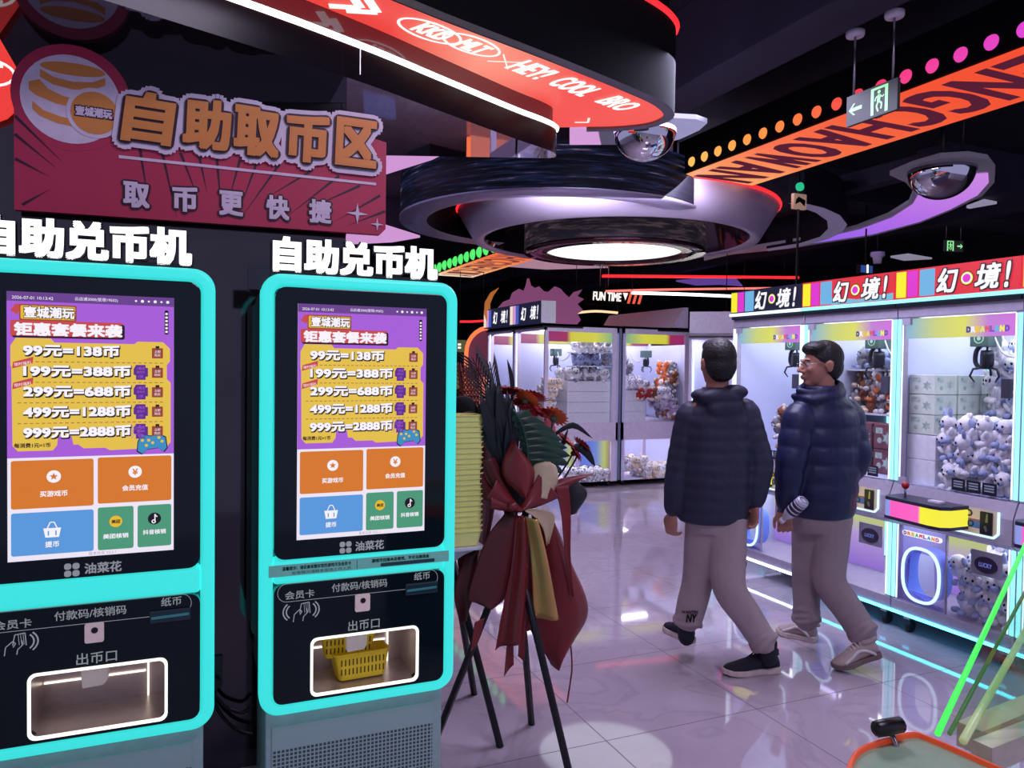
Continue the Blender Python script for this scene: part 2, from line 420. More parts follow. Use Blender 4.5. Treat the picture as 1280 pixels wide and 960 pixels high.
    br.build('maker_mark', PRINT, t)
    # base
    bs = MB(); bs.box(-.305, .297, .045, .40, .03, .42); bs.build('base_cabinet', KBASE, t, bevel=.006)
    pf = MB(); pf.prism(rrect(-.285, .262, .05, .36, .004), FR, -.045, -.040); po = pf.build('mesh_door', perf_mat(), t)
    for x in (-.24, .24):
        MB().lathe([(.03, 0), (.03, .012), (.012, .012), (.012, .04)], (x, .1, 0), 12, cap=True).build('foot', BLACK, t)
        MB().lathe([(.03, 0), (.03, .012), (.012, .012), (.012, .04)], (x, .36, 0), 12, cap=True).build('foot', BLACK, t)
    # crowning lit letters on a black tray
    lt = MB(); lt.box(-.30, .262, .03, .10, 1.84, 1.856); lo = lt.build('letter_tray', BLACK, t)
    bk = MB(); bk.text('自助兑币机', FR, -.288, 1.852, w=.545, h=.106, d=-.036, bold=.0105, ext=.02, dirs=8); bk.build('letter_edges', mat('letter side dark', (20, 22, 34), .4), t)
    lm = MB(); lm.text('自助兑币机', FR, -.285, 1.855, w=.54, h=.104, d=-.03, bold=.0068, dirs=8); lm.build('lit_letters', LETTER, t)
    hk = MB(); hk.box(-.365, -.30, .03, .05, 1.79, 1.87); hk.build('corner_bracket', mat('bracket', (40, 42, 52), .3), t)
    # display with the menu on it
    sx0, sx1, sz0, sz1 = -.216, .211, .984, 1.748
    d = MB(); d.prism([(sx0, sz0), (sx1, sz0), (sx1, sz1), (sx0, sz1)], FR, .004, .006)
    D = d.build('display', SM['white'], t)
    def U(x): return sx0+(sx1-sx0)*x
    def V(y): return sz0+(sz1-sz0)*y
    g = {k: MB() for k in SM}
    d1, d2, d3, d4 = .0066, .0072, .0078, .0084
    def R(k, x0, x1, y0, y1, dd, r=0): g[k].flat(rrect(U(x0), U(x1), V(y0), V(y1), r), FR, dd)
    R('purple', 0, 1, .385, 1, d1); R('dpurple', 0, 1, .965, 1, d2)
    g['cream'].text('2026-07-01 10:13:42', FR, U(.03), V(.973), w=.1, d=d3); g['cream'].text('云店通3000(管理19502)', FR, U(.39), V(.973), w=.11, d=d3)
    for q in range(6): g['cream'].flat(circle(U(.76+.04*q), V(.982), .0045 if q % 2 else .003, 8), FR, d3)
    # titles
    g['red'].flat([(U(.02), V(.93)), (U(.05), V(.955)), (U(.09), V(.955)), (U(.06), V(.915))], FR, d2)
    MB().flat(rrect(U(.07), U(.40), V(.895), V(.955), .004), FR, d2).build('title_plate_edge', SM['brown'], D); MB().flat(rrect(U(.078), U(.392), V(.9), V(.95), .004), FR, d3).build('title_plate', SM['gold'], D)
    g['cream'].text('壹城潮玩', FR, U(.10), V(.906), w=.122, h=.03, d=d4+.0005, bold=.0016); g['ink'].text('壹城潮玩', FR, U(.10), V(.906), w=.122, h=.03, d=d4, bold=.0035, dirs=8)
    R('red', .02, .68, .835, .895, d2, .006); R('ink', .03, .69, .831, .888, d3-.0002, .006)
    g['cream'].text('钜惠套餐来袭', FR, U(.045), V(.84), w=.268, h=.035, d=d4+.0005, bold=.002, dirs=8)
    R('red', .025, .67, .838, .892, d3, .006)
    # small animal-free ornament beside the title and the side tag
    R('ink', .94, .965, .855, .95, d3, .004)
    for q in range(6): R('cream', .945, .96, .862+q*.014, .87+q*.014, d4)
    # yellow price board
    yb = [(.02, .80), (.05, .83), (.25, .83), (.27, .815), (.75, .815), (.77, .825), (.93, .825), (.975, .80), (.975, .75), (.955, .735), (.955, .68), (.98, .665), (.98, .43), (.95, .41), (.60, .405), (.57, .415), (.44, .415), (.41, .43), (.38, .43), (.37, .462), (.29, .462), (.285, .43), (.26, .41), (.06, .41), (.03, .43), (.025, .72), (.02, .73)]
    g['yellow'].flat([(U(a), V(b)) for a, b in yb], FR, d2)
    rows = ['99元=138币', '199元=388币', '299元=688币', '499元=1288币', '999元=2888币']
    wid = [.56, .63, .63, .63, .63]
    for q, (s_, w_) in enumerate(zip(rows, wid)):
        y = .765-q*.0765; W_ = (sx1-sx0)*w_
        g['ink'].text(s_, FR, U(.098), V(y-.003), w=W_, h=.031, d=d3, bold=.0042, dirs=8)
        g['cream'].text(s_, FR, U(.095), V(y), w=W_, h=.031, d=d4, bold=.0019, dirs=8)
        if q < 4:
            for k in range(26): R('brown', .06+k*.034, .08+k*.034, y-.024, y-.0215, d3)
        bx = .895
        MB().flat(rrect(U(bx-.035), U(bx+.035), V(y-.004), V(y+.036), .002), FR, d3).build('buy_tag', SM['brown'], D); R('ink', bx-.012, bx+.012, y+.03, y+.044, d3)
        g['cream'].text('立即', FR, U(bx), V(y+.022), w=.016, d=d4, center=True); g['cream'].text('购买', FR, U(bx), V(y+.008), w=.016, d=d4, center=True)
        if q:
            bx = .79
            MB().flat([(U(bx-.03), V(y-.012)), (U(bx+.03), V(y-.012)), (U(bx+.03), V(y+.0)), (U(bx+.045), V(y+.0)), (U(bx+.045), V(y+.035)), (U(bx+.03), V(y+.035)), (U(bx+.03), V(y+.046)), (U(bx-.03), V(y+.046)), (U(bx-.045), V(y+.03)), (U(bx-.045), V(y+.008)), (U(bx-.03), V(y+.005))], FR, d3).build('bonus_tag', SM['plum'], D)
            g['purple'].text('+赠送', FR, U(bx), V(y+.033), w=.022, d=d4, center=True); g['purple'].text('游戏币', FR, U(bx), V(y+.018), w=.022, d=d4, center=True); g['purple'].text('%d张' % q, FR, U(bx), V(y+.001), w=.014, d=d4, center=True)
        if q in (1, 2):
            g['red'].flat([(U(.03), V(y+.028)), (U(.145), V(y+.048)), (U(.15), V(y+.072)), (U(.035), V(y+.052))], FR, d3)
            g['cream'].text('限时福利', Frame(FR(U(.045), V(y+.036)), (1, 0, .18), (-.18, 0, 1)), 0, 0, w=.04, d=d4)
    g['ink'].text('每消费1元=1币', FR, U(.04), V(.423), w=.088, d=d3, bold=.0006)
    # game pad picture
    pad = [(.77, .40), (.775, .435), (.80, .462), (.85, .455), (.90, .462), (.945, .45), (.955, .41), (.935, .395), (.90, .41), (.83, .405), (.80, .388)]
    g['ink'].flat([(U(.86+(a-.86)*1.07), V(.427+(b-.427)*1.12)) for a, b in pad], FR, d3-.0002); g['teal'].flat([(U(a), V(b)) for a, b in pad], FR, d3)
    for a, b in ((.80, .44), (.825, .42), (.905, .45), (.925, .435), (.865, .43), (.84, .44)): g['yellow'].flat(circle(U(a), V(b), .0045, 8), FR, d4)
    for q in range(12):
        a = math.radians(q*30); g['purple'].line([(U(.76)+.006*math.cos(a), V(.475)+.006*math.sin(a)), (U(.76)+.024*math.cos(a), V(.475)+.024*math.sin(a))], .0012, FR, d3, d3+.0001)
    # touch buttons
    R('orange', .02, .50, .195, .375, d2, .006); R('orange', .525, .985, .20, .378, d2, .006)
    R('blue', .02, .50, .02, .18, d2, .006); R('green', .525, .745, .02, .185, d2, .006); R('green', .77, .985, .02, .185, d2, .006)
    for cx, cy, mark in ((.265, .312, 's'), (.755, .318, 'y')):
        g['cream'].flat(circle(U(cx), V(cy), .018, 20), FR, d3)
        if mark == 's': g['orange'].flat(star(U(cx), V(cy), .011, .005), FR, d4)
        else: g['orange'].text('¥', FR, U(cx), V(cy), h=.018, d=d4, center=True, bold=.0008)
    g['cream'].text('买游戏币', FR, U(.265), V(.248), w=.068, d=d3, center=True, bold=.0006); g['cream'].text('会员充值', FR, U(.755), V(.256), w=.068, d=d3, center=True, bold=.0006)
    g['cream'].text('提币', FR, U(.255), V(.057), w=.034, d=d3, center=True, bold=.0006)
    g['cream'].flat([(U(.255)-.022, V(.118)), (U(.255)+.022, V(.118)), (U(.255)+.017, V(.083)), (U(.255)-.017, V(.083))], FR, d3)
    g['cream'].line([(U(.255)-.012, V(.118)), (U(.255)-.005, V(.14)), (U(.255)+.005, V(.14)), (U(.255)+.012, V(.118))], .0028, FR, d3, d3+.0001)
    for q in (-1, 1): R('blue', .255+q*.022-.004, .255+q*.022+.004, .09, .108, d4)
    g['gold'].flat(circle(U(.635), V(.128), .017, 20), FR, d3); g['ink'].text('美团', FR, U(.635), V(.128), w=.022, d=d4, center=True, bold=.0005)
    g['cream'].text('美团核销', FR, U(.635), V(.072), w=.066, h=.014, d=d3, center=True, bold=.0005)
    g['ink'].flat(circle(U(.877), V(.13), .018, 20), FR, d3)
    g['cream'].line([(U(.88), V(.148)), (U(.88), V(.12))], .003, FR, d4, d4+.0001); g['cream'].ring(circle(U(.872), V(.119), .006, 12), circle(U(.872), V(.119), .003, 12), FR, d4, d4+.0001); g['cream'].line([(U(.88), V(.147)), (U(.887), V(.14)), (U(.895), V(.137))], .003, FR, d4, d4+.0001)
    g['cream'].text('抖音核销', FR, U(.877), V(.078), w=.062, h=.014, d=d3, center=True, bold=.0005)
    g['grey'].text('版本信息 V3.2.1', FR, U(.47), V(.004), w=.07, d=d2)
    names = dict(purple='menu_banner', dpurple='status_bar', yellow='price_board', orange='orange_button', blue='blue_button', green='green_button', cream='white_lettering', ink='black_lettering', brown='brown_markings', plum='purple_markings', red='red_markings', teal='gamepad_picture', gold='yellow_logo', grey='footer_lettering')
    for k, mb in g.items():
        if mb.v and k in names: mb.build(names[k], SM[k], D)
    return t
def perf_mat():
    if 'glow-tinted perforated sheet' in MATS: return MATS['glow-tinted perforated sheet']
    m = bpy.data.materials.new('glow-tinted perforated sheet'); m.use_nodes = True; nt = m.node_tree; b = nt.nodes['Principled BSDF']; L = nt.links
    tc = nt.nodes.new('ShaderNodeTexCoord'); sp = nt.nodes.new('ShaderNodeSeparateXYZ'); L.new(tc.outputs['Object'], sp.inputs[0])
    def M(op, a, bv):
        n = nt.nodes.new('ShaderNodeMath'); n.operation = op
        for i, q in enumerate((a, bv)):
            if isinstance(q, (int, float)): n.inputs[i].default_value = q
            else: L.new(q, n.inputs[i])
        return n.outputs[0]
    def c(s): return M('ABSOLUTE', M('SUBTRACT', M('FRACT', M('DIVIDE', s, .0135), 0), .5), 0)
    hole = M('LESS_THAN', M('MAXIMUM', c(sp.outputs['X']), c(sp.outputs['Z'])), .33)
    hole = M('MULTIPLY', hole, M('LESS_THAN', sp.outputs['Z'], .285))
    mx = nt.nodes.new('ShaderNodeMix'); mx.data_type = 'RGBA'; L.new(hole, mx.inputs['Factor']); mx.inputs['A'].default_value = lin(176, 208, 202); mx.inputs['B'].default_value = lin(76, 94, 90)  # teal cast of the sheet is frame glow painted into its colour
    L.new(mx.outputs['Result'], b.inputs['Base Color']); b.inputs['Metallic'].default_value = .3; b.inputs['Roughness'].default_value = .42
    MATS['glow-tinted perforated sheet'] = m; return m
K2 = kiosk((.528, 2.5, 0), 'coin kiosk with yellow baskets in its tray, beside the flower stand')
K1 = dup(K2, (-.262, 2.5, 0), None, 'coin kiosk with an empty lit tray, left of the one holding baskets')
# sticker strip only on the right kiosk
sk = MB().prism(rrect(-.302, .302, .869, .906, .002), FR, .0, .004)
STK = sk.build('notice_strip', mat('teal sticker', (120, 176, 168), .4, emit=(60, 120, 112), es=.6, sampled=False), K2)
q = MB(); INK2 = mat('teal ink', (24, 80, 84), .5)
q.text('温馨提示：请妥善保管好您的游戏币及会员卡', FR, -.26, .888, w=.22, h=.012, d=.005, bold=.0004); q.text('如有疑问请联系现场工作人员', FR, -.23, .873, w=.19, h=.01, d=.005)
q.text('游戏币仅限本店使用，不可兑换现金', FR, .03, .888, w=.2, h=.012, d=.005, bold=.0006); q.prism(rrect(.06, .25, .872, .884, .004), FR, .0045, .005)
q.line([(-.02, .873), (-.02, .902)], .0015, FR, .0045, .005)
q.build('notice_lettering', INK2, STK)
# yellow counting baskets
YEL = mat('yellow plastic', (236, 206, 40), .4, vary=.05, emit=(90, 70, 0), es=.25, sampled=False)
PALE = mat('pale yellow plastic', (252, 244, 150), .5, vary=.03)
def basket_mb(w=.155, dp=.115, h=.075, taper=.8, slots=True):
    b = MB(); tp = rrect(-w/2, w/2, -dp/2, dp/2, .018, 4); bt = rrect(-w/2*taper, w/2*taper, -dp/2*taper, dp/2*taper, .014, 4); n = len(tp); th = .0025
    FZ = Frame((0, 0, 0), (1, 0, 0), (0, 1, 0))
    V = [(x, y, h) for x, y in tp]+[(x, y, 0) for x, y in bt]+[(x*.965, y*.965, h) for x, y in tp]+[(x*.96, y*.96, .003) for x, y in bt]
    F = []
    for i in range(n):
        j = (i+1) % n
        F += [(n+i, n+j, j, i), (2*n+i, 2*n+j, 3*n+j, 3*n+i), (i, j, 2*n+j, 2*n+i)]
    F += [tuple(range(2*n-1, n-1, -1)), tuple(range(3*n, 4*n))]
    b.add(V, F)
    b.ring([(x*1.04, y*1.05) for x, y in tp], [(x*.97, y*.97) for x, y in tp], FZ, h-.004, h)
    return b
def basket_slots(w=.155, dp=.115, h=.075, taper=.8):
    b = MB()
    for s_ in (-1, 1):
        for row in (.2, .55):
            for k in range(12):
                x = (-.5+(k+.5)/12)*w*.82; z0 = h*row; z1 = h*(row+.24); f = lambda z: taper+(1-taper)*z/h
                y0 = s_*(dp/2*f(z0)+.0006); y1 = s_*(dp/2*f(z1)+.0006); q_ = .0019
                V = [(x-q_, y0, z0), (x+q_, y0, z0), (x+q_, y1, z1), (x-q_, y1, z1)]
                b.add(V, [(0, 1, 2, 3) if s_ < 0 else (3, 2, 1, 0)])
    return b
def basket(loc, rz, label, m, rx=0, ry=0):
    t = thing('coin_basket', label, 'basket', loc, rz, 'yellow coin baskets in the tray'); t.rotation_euler = (rx, ry, rz); t.scale = (1.25, 1.0, 1.2)
    basket_mb().build('basket_body', m, t); basket_slots().build('basket_slots', mat('basket slot shade', (96, 76, 10), .8), t)
    return t
basket((.54, 2.60, .472), .05, 'yellow plastic coin basket at the front of the lit kiosk tray', YEL, rx=-.10)
basket((.50, 2.635, .549), -.04, 'yellow plastic coin basket tipped behind the front one in the kiosk tray', YEL, rx=.12)
# ================================================================== hanging sign above the kiosks
SGN = Frame((0, 2.95, 0), (1, 0, 0), (0, 0, 1))
SRED = mat('sign red print', (196, 48, 86), .5, vary=.05, scale=4); SWHT = mat('sign white print', (236, 220, 238), .5); SGOLD = mat('sign gold print', (236, 150, 72), .5, vary=.05, scale=6); SINK = mat('sign dark print', (52, 20, 44), .5)
t = thing('hanging_sign', 'red sign board with gold characters and a coin emblem above the kiosks', 'sign', (.08, 2.95, 2.05))
SG = Frame((-.08, 0, -2.05), (1, 0, 0), (0, 0, 1))
b = MB(); b.prism([(-.543, 2.052), (.68, 2.066), (.703, 2.09), (.703, 2.43), (.60, 2.45), (.2, 2.40), (-.20, 2.40), (-.543, 2.40)], SG, -.03, 0); b.prism(circle(-.375, 2.443, .178, 40), SG, -.03, .001); b.build('sign_board', SRED, t)
w = MB(); w.prism(circle(-.378, 2.437, .148, 40), SG, .001, .003); w.build('emblem_disc', SWHT, t)
w = MB()
def coin(cx, cz, wd, dep):
    w.flat(circle(cx, cz, wd, 28, wd*.22), SG, .0042); w.flat([(cx-wd, cz-.014), (cx-wd*.6, cz-.034), (cx, cz-.042), (cx+wd*.6, cz-.034), (cx+wd, cz-.014), (cx+wd, cz-.014-dep), (cx+wd*.6, cz-.034-dep), (cx, cz-.042-dep), (cx-wd*.6, cz-.034-dep), (cx-wd, cz-.014-dep)], SG, .0042)
coin(-.372, 2.538, .096, .026); 
w.flat([(-.50, 2.478), (-.47, 2.49), (-.445, 2.462), (-.40, 2.444), (-.335, 2.436), (-.335, 2.408), (-.42, 2.416), (-.48, 2.436), (-.50, 2.452)], SG, .0042)
w.flat([(-.49, 2.415), (-.46, 2.39), (-.41, 2.375), (-.36, 2.37), (-.36, 2.345), (-.42, 2.352), (-.47, 2.37), (-.49, 2.39)], SG, .0042)
w.flat(circle(-.308, 2.40, .072, 28), SG, .0062); w.build('coin_picture', SGOLD, t)
MB().flat(circle(-.308, 2.40, .085, 28), SG, .0052).build('coin_rim', SWHT, t)
e = MB(); e.text('壹城潮玩', SG, -.31, 2.402, w=.112, h=.034, d=.0068, center=True, bold=.0045, dirs=8, st=3e-5); e.build('coin_lettering', SINK, t)
e = MB(); e.text('壹城潮玩', SG, -.31, 2.402, w=.108, h=.03, d=.0075, center=True, bold=.0015, dirs=8, st=3e-5); e.build('coin_lettering_face', SWHT, t)
for (a, b_, c, d_) in ((-.1, 2.30, -.05, 2.06), (-.04, 2.30, .02, 2.14), (.02, 2.3, .05, 2.16), (.08, 2.3, .10, 2.07), (.16, 2.3, .12, 2.14), (.30, 2.3, .16, 2.08), (.42, 2.29, .24, 2.16), (.52, 2.28, .32, 2.10), (.60, 2.25, .40, 2.14), (.68, 2.22, .50, 2.10), (.70, 2.16, .55, 2.09), (-.54, 2.36, -.40, 2.22), (-.54, 2.30, -.42, 2.20), (-.54, 2.22, -.44, 2.17), (-.52, 2.07, -.44, 2.13), (-.17, 2.30, -.14, 2.10), (.22, 2.3, .16, 2.12)):
    L = math.hypot(c-a, d_-b_); nx, nz = -(d_-b_)/L*.005, (c-a)/L*.005; MB().flat([(a+nx, b_+nz), (a-nx, b_-nz), (c, d_)], SG, .0012).build('burst_line', SINK, t)
chars = [('自', -.140, 2.402), ('助', .048, 2.405), ('取', .217, 2.402), ('币', .398, 2.40), ('区', .582, 2.408)]
for q, (c_, cx, cz) in enumerate(chars):
    tilt = (-.03, .02, -.02, .01, .0)[q]; F_ = Frame(SG(cx, cz), (1, 0, tilt), (.12 if q < 1 else .04, 0, 1))
    hh = .165 if q < 4 else .17
    o1 = MB(); o2 = MB(); o3 = MB()
    o1.text(c_, F_, 0, 0, w=.145, h=hh, d=.010, center=True, grow=.034, dirs=16, st=9e-5); o2.text(c_, F_, 0, 0, w=.145, h=hh, d=.016, center=True, grow=.0165, dirs=16, st=9e-5); o3.text(c_, F_, 0, 0, w=.143, h=hh-.002, d=.022, center=True, grow=.0095, dirs=8, st=9e-5)
    oo_ = o1.build('character', SWHT, t); o2.build('character_rim', SINK, oo_); o3.build('character_face', SGOLD, oo_)
e = MB(); e.line([(-.235, 2.262), (.663, 2.262)], .010, SG, .001, .004); e.build('divider_line', SWHT, t)
for q, c_ in enumerate('取币更快捷'):
    e = MB(); f = MB(); x = (-.18, -.025, .13, .293, .448)[q]; f.text(c_, SG, x, 2.135, w=.078, h=.084, d=.004, center=True, grow=.010, dirs=12, st=9e-5); e.text(c_, SG, x, 2.135, w=.076, h=.082, d=.008, center=True, grow=.0042, dirs=8, st=9e-5); e.build('small_character', SWHT, f.build('small_character_rim', SINK, t))
for cx, cz, R in ((.59, 2.14, .042), (.668, 2.105, .026)): MB().flat(star(cx, cz, R, R*.22, 4), SG, .006).build('sparkle', SWHT, t)
# ================================================================== ceiling island with the red light box
ISL = thing('ceiling_island', 'dark rounded ceiling island with red lettered light box, white tube and mirror underside', 'ceiling feature', (1.0, 3.0, 2.63))
def loc3(o, p): return tuple(Vector(p)-Vector(o))
IO = (1.0, 3.0, 2.63)
def rel(p, o=IO): return (p[0]-o[0], p[1]-o[1])
Z3, ZL, Z1, ZT = 2.63, 2.755, 2.865, 3.30
FZD = Frame((0, 0, 0), (1, 0, 0), (0, -1, 0))       # seen from below: n points down
def dn(poly): return [(x, -y) for x, y in poly]
# lower tier outline (front edge from far left to the rounded tip, then back to the wall)
A = Vector((-3.0, 1.62)); 
low_front = [(-3.0, 1.58), (-.24, 2.57), (.52, 2.865), (1.0, 3.10), (1.40, 3.30)]
tip = [(1.58, 3.38), (1.68, 3.44), (1.715, 3.50), (1.68, 3.54)]
low_back = [(.90, 3.86), (.2, 4.2), (-3.0, 4.4)]
low = [tuple(v)[:2] for v in catmull([(x, y, 0) for x, y in low_front+tip], 5)]+low_back
lowr = [rel(p) for p in low]
def wall_strip(mb, pts, z0, z1, closed=False, mi=0, off=0.0, smooth=True):
    V = []; F = []; n = len(pts)
    for i, (x, y) in enumerate(pts):
        a = Vector(pts[max(i-1, 0)]); b = Vector(pts[min(i+1, n-1)]); t_ = (b-a).normalized(); nx, ny = t_.y, -t_.x
        V += [(x+nx*off, y+ny*off, z0), (x+nx*off, y+ny*off, z1)]
    for i in range(n-1): F.append((2*i, 2*i+2, 2*i+3, 2*i+1))
    return mb.add(V, F, mi, smooth)
FASC = mat('black gloss fascia', (20, 19, 26), .22, spec=.25, vary=.08, scale=2); FASC2 = mat('dark mirror fascia', (120, 100, 108), .05, .8, vary=.05, scale=2)
SOFF = mat('black mirror soffit', (96, 92, 104), .04, .85, vary=.05, scale=2); MIRS = mat('silver mirror soffit', (214, 206, 224), .02, 1, vary=.02, scale=2)
nf = len(low)-len(low_back)
frontr = lowr[:nf]
f = MB(); wall_strip(f, frontr, 0, ZL-Z3); f.build('lower_fascia', FASC, ISL)
f = MB(); wall_strip(f, frontr, ZL-Z3+.02, Z1-Z3, off=-.02); f.build('upper_mirror_fascia', FASC2, ISL)
f = MB(); f.tube([(x, y, ZL-Z3+.012) for x, y in frontr], .013, 6); f.build('white_tube', WGLOW, ISL)
# underside: black soffit left, silver mirror right
cut = [p for p in lowr if p[0]+1 <= .53]; cutb = [p for p in lowr if p[0]+1 >= .51]
f = MB(); f.flat(dn([p for p in lowr[:nf] if p[0]+1 < .53]+[(.53-1, 4.04-3), (.2-1, 4.2-3), (-4, 1.4)]), FZD, 0); f.build('black_soffit', SOFF, ISL)
f = MB(); f.flat(dn([p for p in lowr[:nf] if p[0]+1 > .51]+[(-.1, .86), (.53-1, 4.04-3)]), FZD, 0); f.build('mirror_soffit', MIRS, ISL)
f = MB(); f.line([(-.458, .2), (-.458, .2)], .002, FR); 
f = MB(); wall_strip(f, [(-.1, .86), (-.47, 1.04), (-4, 1.4)], 0, .24); f.build('rear_fascia', FASC, ISL)
f = MB(); f.box(-.43, -.427, -.18, -.176, .0, .12); f.build('panel_joint', STEEL, ISL)
# red light box plane
box_out = [(-2.6, 1.2), (.05, 2.40), (.67, 2.68), (1.42, 2.93), (1.95, 3.12), (2.15, 3.22), (2.25, 3.33), (2.24, 3.46), (2.12, 3.58), (1.98, 3.66)]
bo = [tuple(v)[:2] for v in catmull([(x, y, 0) for x, y in box_out], 4)]
bin_ = [(1.2, 4.1), (.0, 4.3), (-3.0, 4.4)]
poly = [rel(p) for p in bo+bin_]
RBOX = gradient_glow('red light box print', [(0, (232, 60, 52)), (.45, (238, 62, 54)), (.60, (250, 146, 124)), (.76, (242, 74, 64)), (1, (244, 88, 74))], 'X', 1.0, True, (-1.6, 1.3))
f = MB(); f.flat(dn(poly), FZD, -(Z1-Z3)); LB = f.build('red_light_box', RBOX, ISL)
rim = MB(); n_ = len(bo); bor = [rel(p) for p in bo]
def offs(pts, d):
    o = []
    for i, (x, y) in enumerate(pts):
        a = Vector(pts[max(i-1, 0)]); b = Vector(pts[min(i+1, len(pts)-1)]); t_ = (b-a).normalized(); o.append((x+t_.y*d, y-t_.x*d))
    return o
o2 = offs(bor, .055)
V = [(x, y, Z1-Z3-.01) for x, y in bor]+[(x, y, Z1-Z3-.01) for x, y in o2]
rim.add(V, [(i, i+1, n_+i+1, n_+i) for i in range(n_-1)]); wall_strip(rim, bor, Z1-Z3-.012, Z1-Z3+.03)
rim.build('grey_rim', mat('grey aluminium rim', (112, 108, 120), .35, .7), ISL)
f = MB(); wall_strip(f, o2, Z1-Z3-.01, ZT-Z3); f.build('outer_fascia', MATTE, ISL)
f = MB(); f.tube([(x, y, ZT-Z3) for x, y in offs(bor, .058)], .016, 6); f.build('red_tube', REDGLOW, ISL)
f = MB(); wall_strip(f, offs(bor, .02), ZT-Z3, 4.0-Z3-.002); f.build('upper_fascia', MATTE, ISL)
# lettering on the light box: runs along the island
ang = math.atan2(3.12-2.40, 1.95-.05)
LF = Frame(rel((.05, 2.62))+(Z1-Z3-.004,), (math.cos(ang), math.sin(ang), 0), (math.sin(ang), -math.cos(ang), 0))
WL = glow('white light box lettering', (255, 244, 238), 1.15)
def lb(mb, txt, u, v, w, h, **k): mb.text(txt, LF, u, v, w=w, h=h, d=.001, center=True, bold=.004, dirs=8, **k)
def upx(x, y):            # pixel on the light box plane -> lettering coordinates
    p = at_z(x, y, Z1); q = Vector(rel(p)+(0,))-Vector((LF.o.x, LF.o.y, 0)); return q.dot(LF.ax), q.dot(LF.ay)
for txt, c, dw in (('KKD', (541, 38), .15), ('MLT', (592, 57), .14)):
    w_ = MB(); u, v = upx(*c); w_.text(txt, LF, u, v, w=dw, h=.09, d=.001, center=True, bold=.005, dirs=8, shear=.3); w_.build('lettering', WL, LB)
for txt, c, dw in (('HEY!', (665, 86), .2), ('COOL', (719, 107), .23), ('BRO', (773, 128), .20)):
    w_ = MB(); u, v = upx(*c); w_.text(txt, LF, u, v, w=dw, h=.135, d=.001, center=True, bold=.0055, dirs=8, shear=.3); w_.build('lettering', WL, LB)
for c, a_, b_ in (((538, 38), .15, .075), ((590, 55), .145, .075)):
    w_ = MB(); u, v = upx(*c); E1 = circle(u, v, a_, 32, b_); E2 = circle(u, v, a_-.012, 32, b_-.012); w_.ring(E1, E2, LF, 0, .0012); w_.build('oval_logo', WL, LB)
w_ = MB(); u, v = upx(632, 76)
w_.line([(u-.06, v-.05), (u+.06, v+.05)], .006, LF, 0, .001); w_.line([(u-.06, v+.05), (u+.06, v-.05)], .006, LF, 0, .001); w_.build('cross_mark', WL, LB)
for c in ((445, 6), (466, 12)):
    w_ = MB(); u, v = upx(*c); w_.line([(u-.07, v+.07), (u+.02, v), (u-.07, v-.07)], .035, LF, 0, .001); w_.build('chevron', WL, LB)
w_ = MB(); u, v = upx(735, 152); w_.line([(u-.05, v+.05), (u, v), (u-.05, v-.05)], .012, LF, 0, .001)
w_.build('chevron', WL, LB)
# the same red light box seen left of the sign
sp_ = thing('wall_light_box', 'small red curved light box with white lettering left of the sign board', 'light box', (-.62, 2.98, 2.2))
b = MB(); b.prism([(-.30, .10), (-.02, .12), (.05, .16), (.10, .22), (.10, .29), (.03, .42), (-.30, .42)], FR, -.02, .0); b.build('lit_face', glow('red light box face', (236, 62, 56), 1.0, True), sp_)
b = MB(); b.ring(circle(-.02, .30, .10, 24, .05), circle(-.02, .30, .09, 24, .042), FR, .001, .002); b.text('MLT', FR, -.02, .30, w=.12, h=.06, d=.002, center=True, bold=.004, shear=.2); b.text('KKD', FR, -.12, .38, w=.12, h=.06, d=.002, center=True, bold=.004, shear=.2); b.build('lettering', WL, sp_)

# ================================================================== security half-domes
def dome(loc, r, label):
    t = thing('mirror_half_dome', label, 'mirror dome', loc, 0, 'mirror half-domes under the ceiling')
    MB().lathe([(r*math.sin(math.radians(a)), -r*.92*math.cos(math.radians(a))) for a in range(0, 91, 6)], (0, 0, 0), 32).build('dome', CHROME, t)
    MB().tube([(0, 0, 0), (0, 0, 4.0-loc[2]-.002)], .02, 8).build('ceiling_stem', BLACK, t)
    MB().lathe([(r*1.02, -.012), (r*1.02, .012), (.001, .012)], (0, 0, 0), 32).build('dome_rim', SILVER, t)
    return t
p = at_z(806, 166, 2.98); dome((p.x, p.y, p.z), .185, 'chrome half-dome hanging under the tip of the red light box')
p = at_z(1177, 214, 3.30); dome((p.x, p.y, p.z), .265, 'chrome half-dome set in the purple crescent panel')
def slab(name, label, cat, px, z, th, m, edge=None, group=None):
    P = [at_z(x, y, z) for x, y in px]; c = sum(P, Vector())/len(P); c.z = z
    t = thing(name, label, cat, c, 0, group)
    pl = [(q.x-c.x, q.y-c.y) for q in P]
    MB().prism(dn(pl), FZD, -th, 0).build('panel', m, t)
    return t, pl, c
PINK = glow('pink ceiling panel', (206, 150, 210), 1.0, True); VIO = glow('violet ceiling panel', (150, 146, 190), .9, True)
slab('ceiling_panel', 'pink square ceiling panel beside the tip of the mirror underside', 'ceiling panel', ((712, 161), (748, 161), (752, 181), (712, 181)), 3.1, .03, PINK)
slab('ceiling_panel', 'grey square ceiling panel between the pink panel and the chrome half-dome', 'ceiling panel', ((747, 161), (790, 162), (782, 181), (751, 181)), 3.1, .03, mat('grey ceiling panel', (110, 106, 126), .6, emit=(60, 58, 72), es=1, sampled=False))
slab('ceiling_panel', 'lilac leaf-shaped ceiling panel behind the first chrome half-dome', 'ceiling panel', ((800, 150), (835, 147), (870, 149), (884, 154), (874, 163), (850, 174), (820, 182), (795, 170)), 3.12, .03, VIO)
slab('ceiling_panel', 'pink pointed ceiling panel behind the sign board', 'ceiling panel', ((420, 160), (487, 163), (560, 190), (540, 200), (470, 222), (420, 215)), 3.3, .03, PINK)
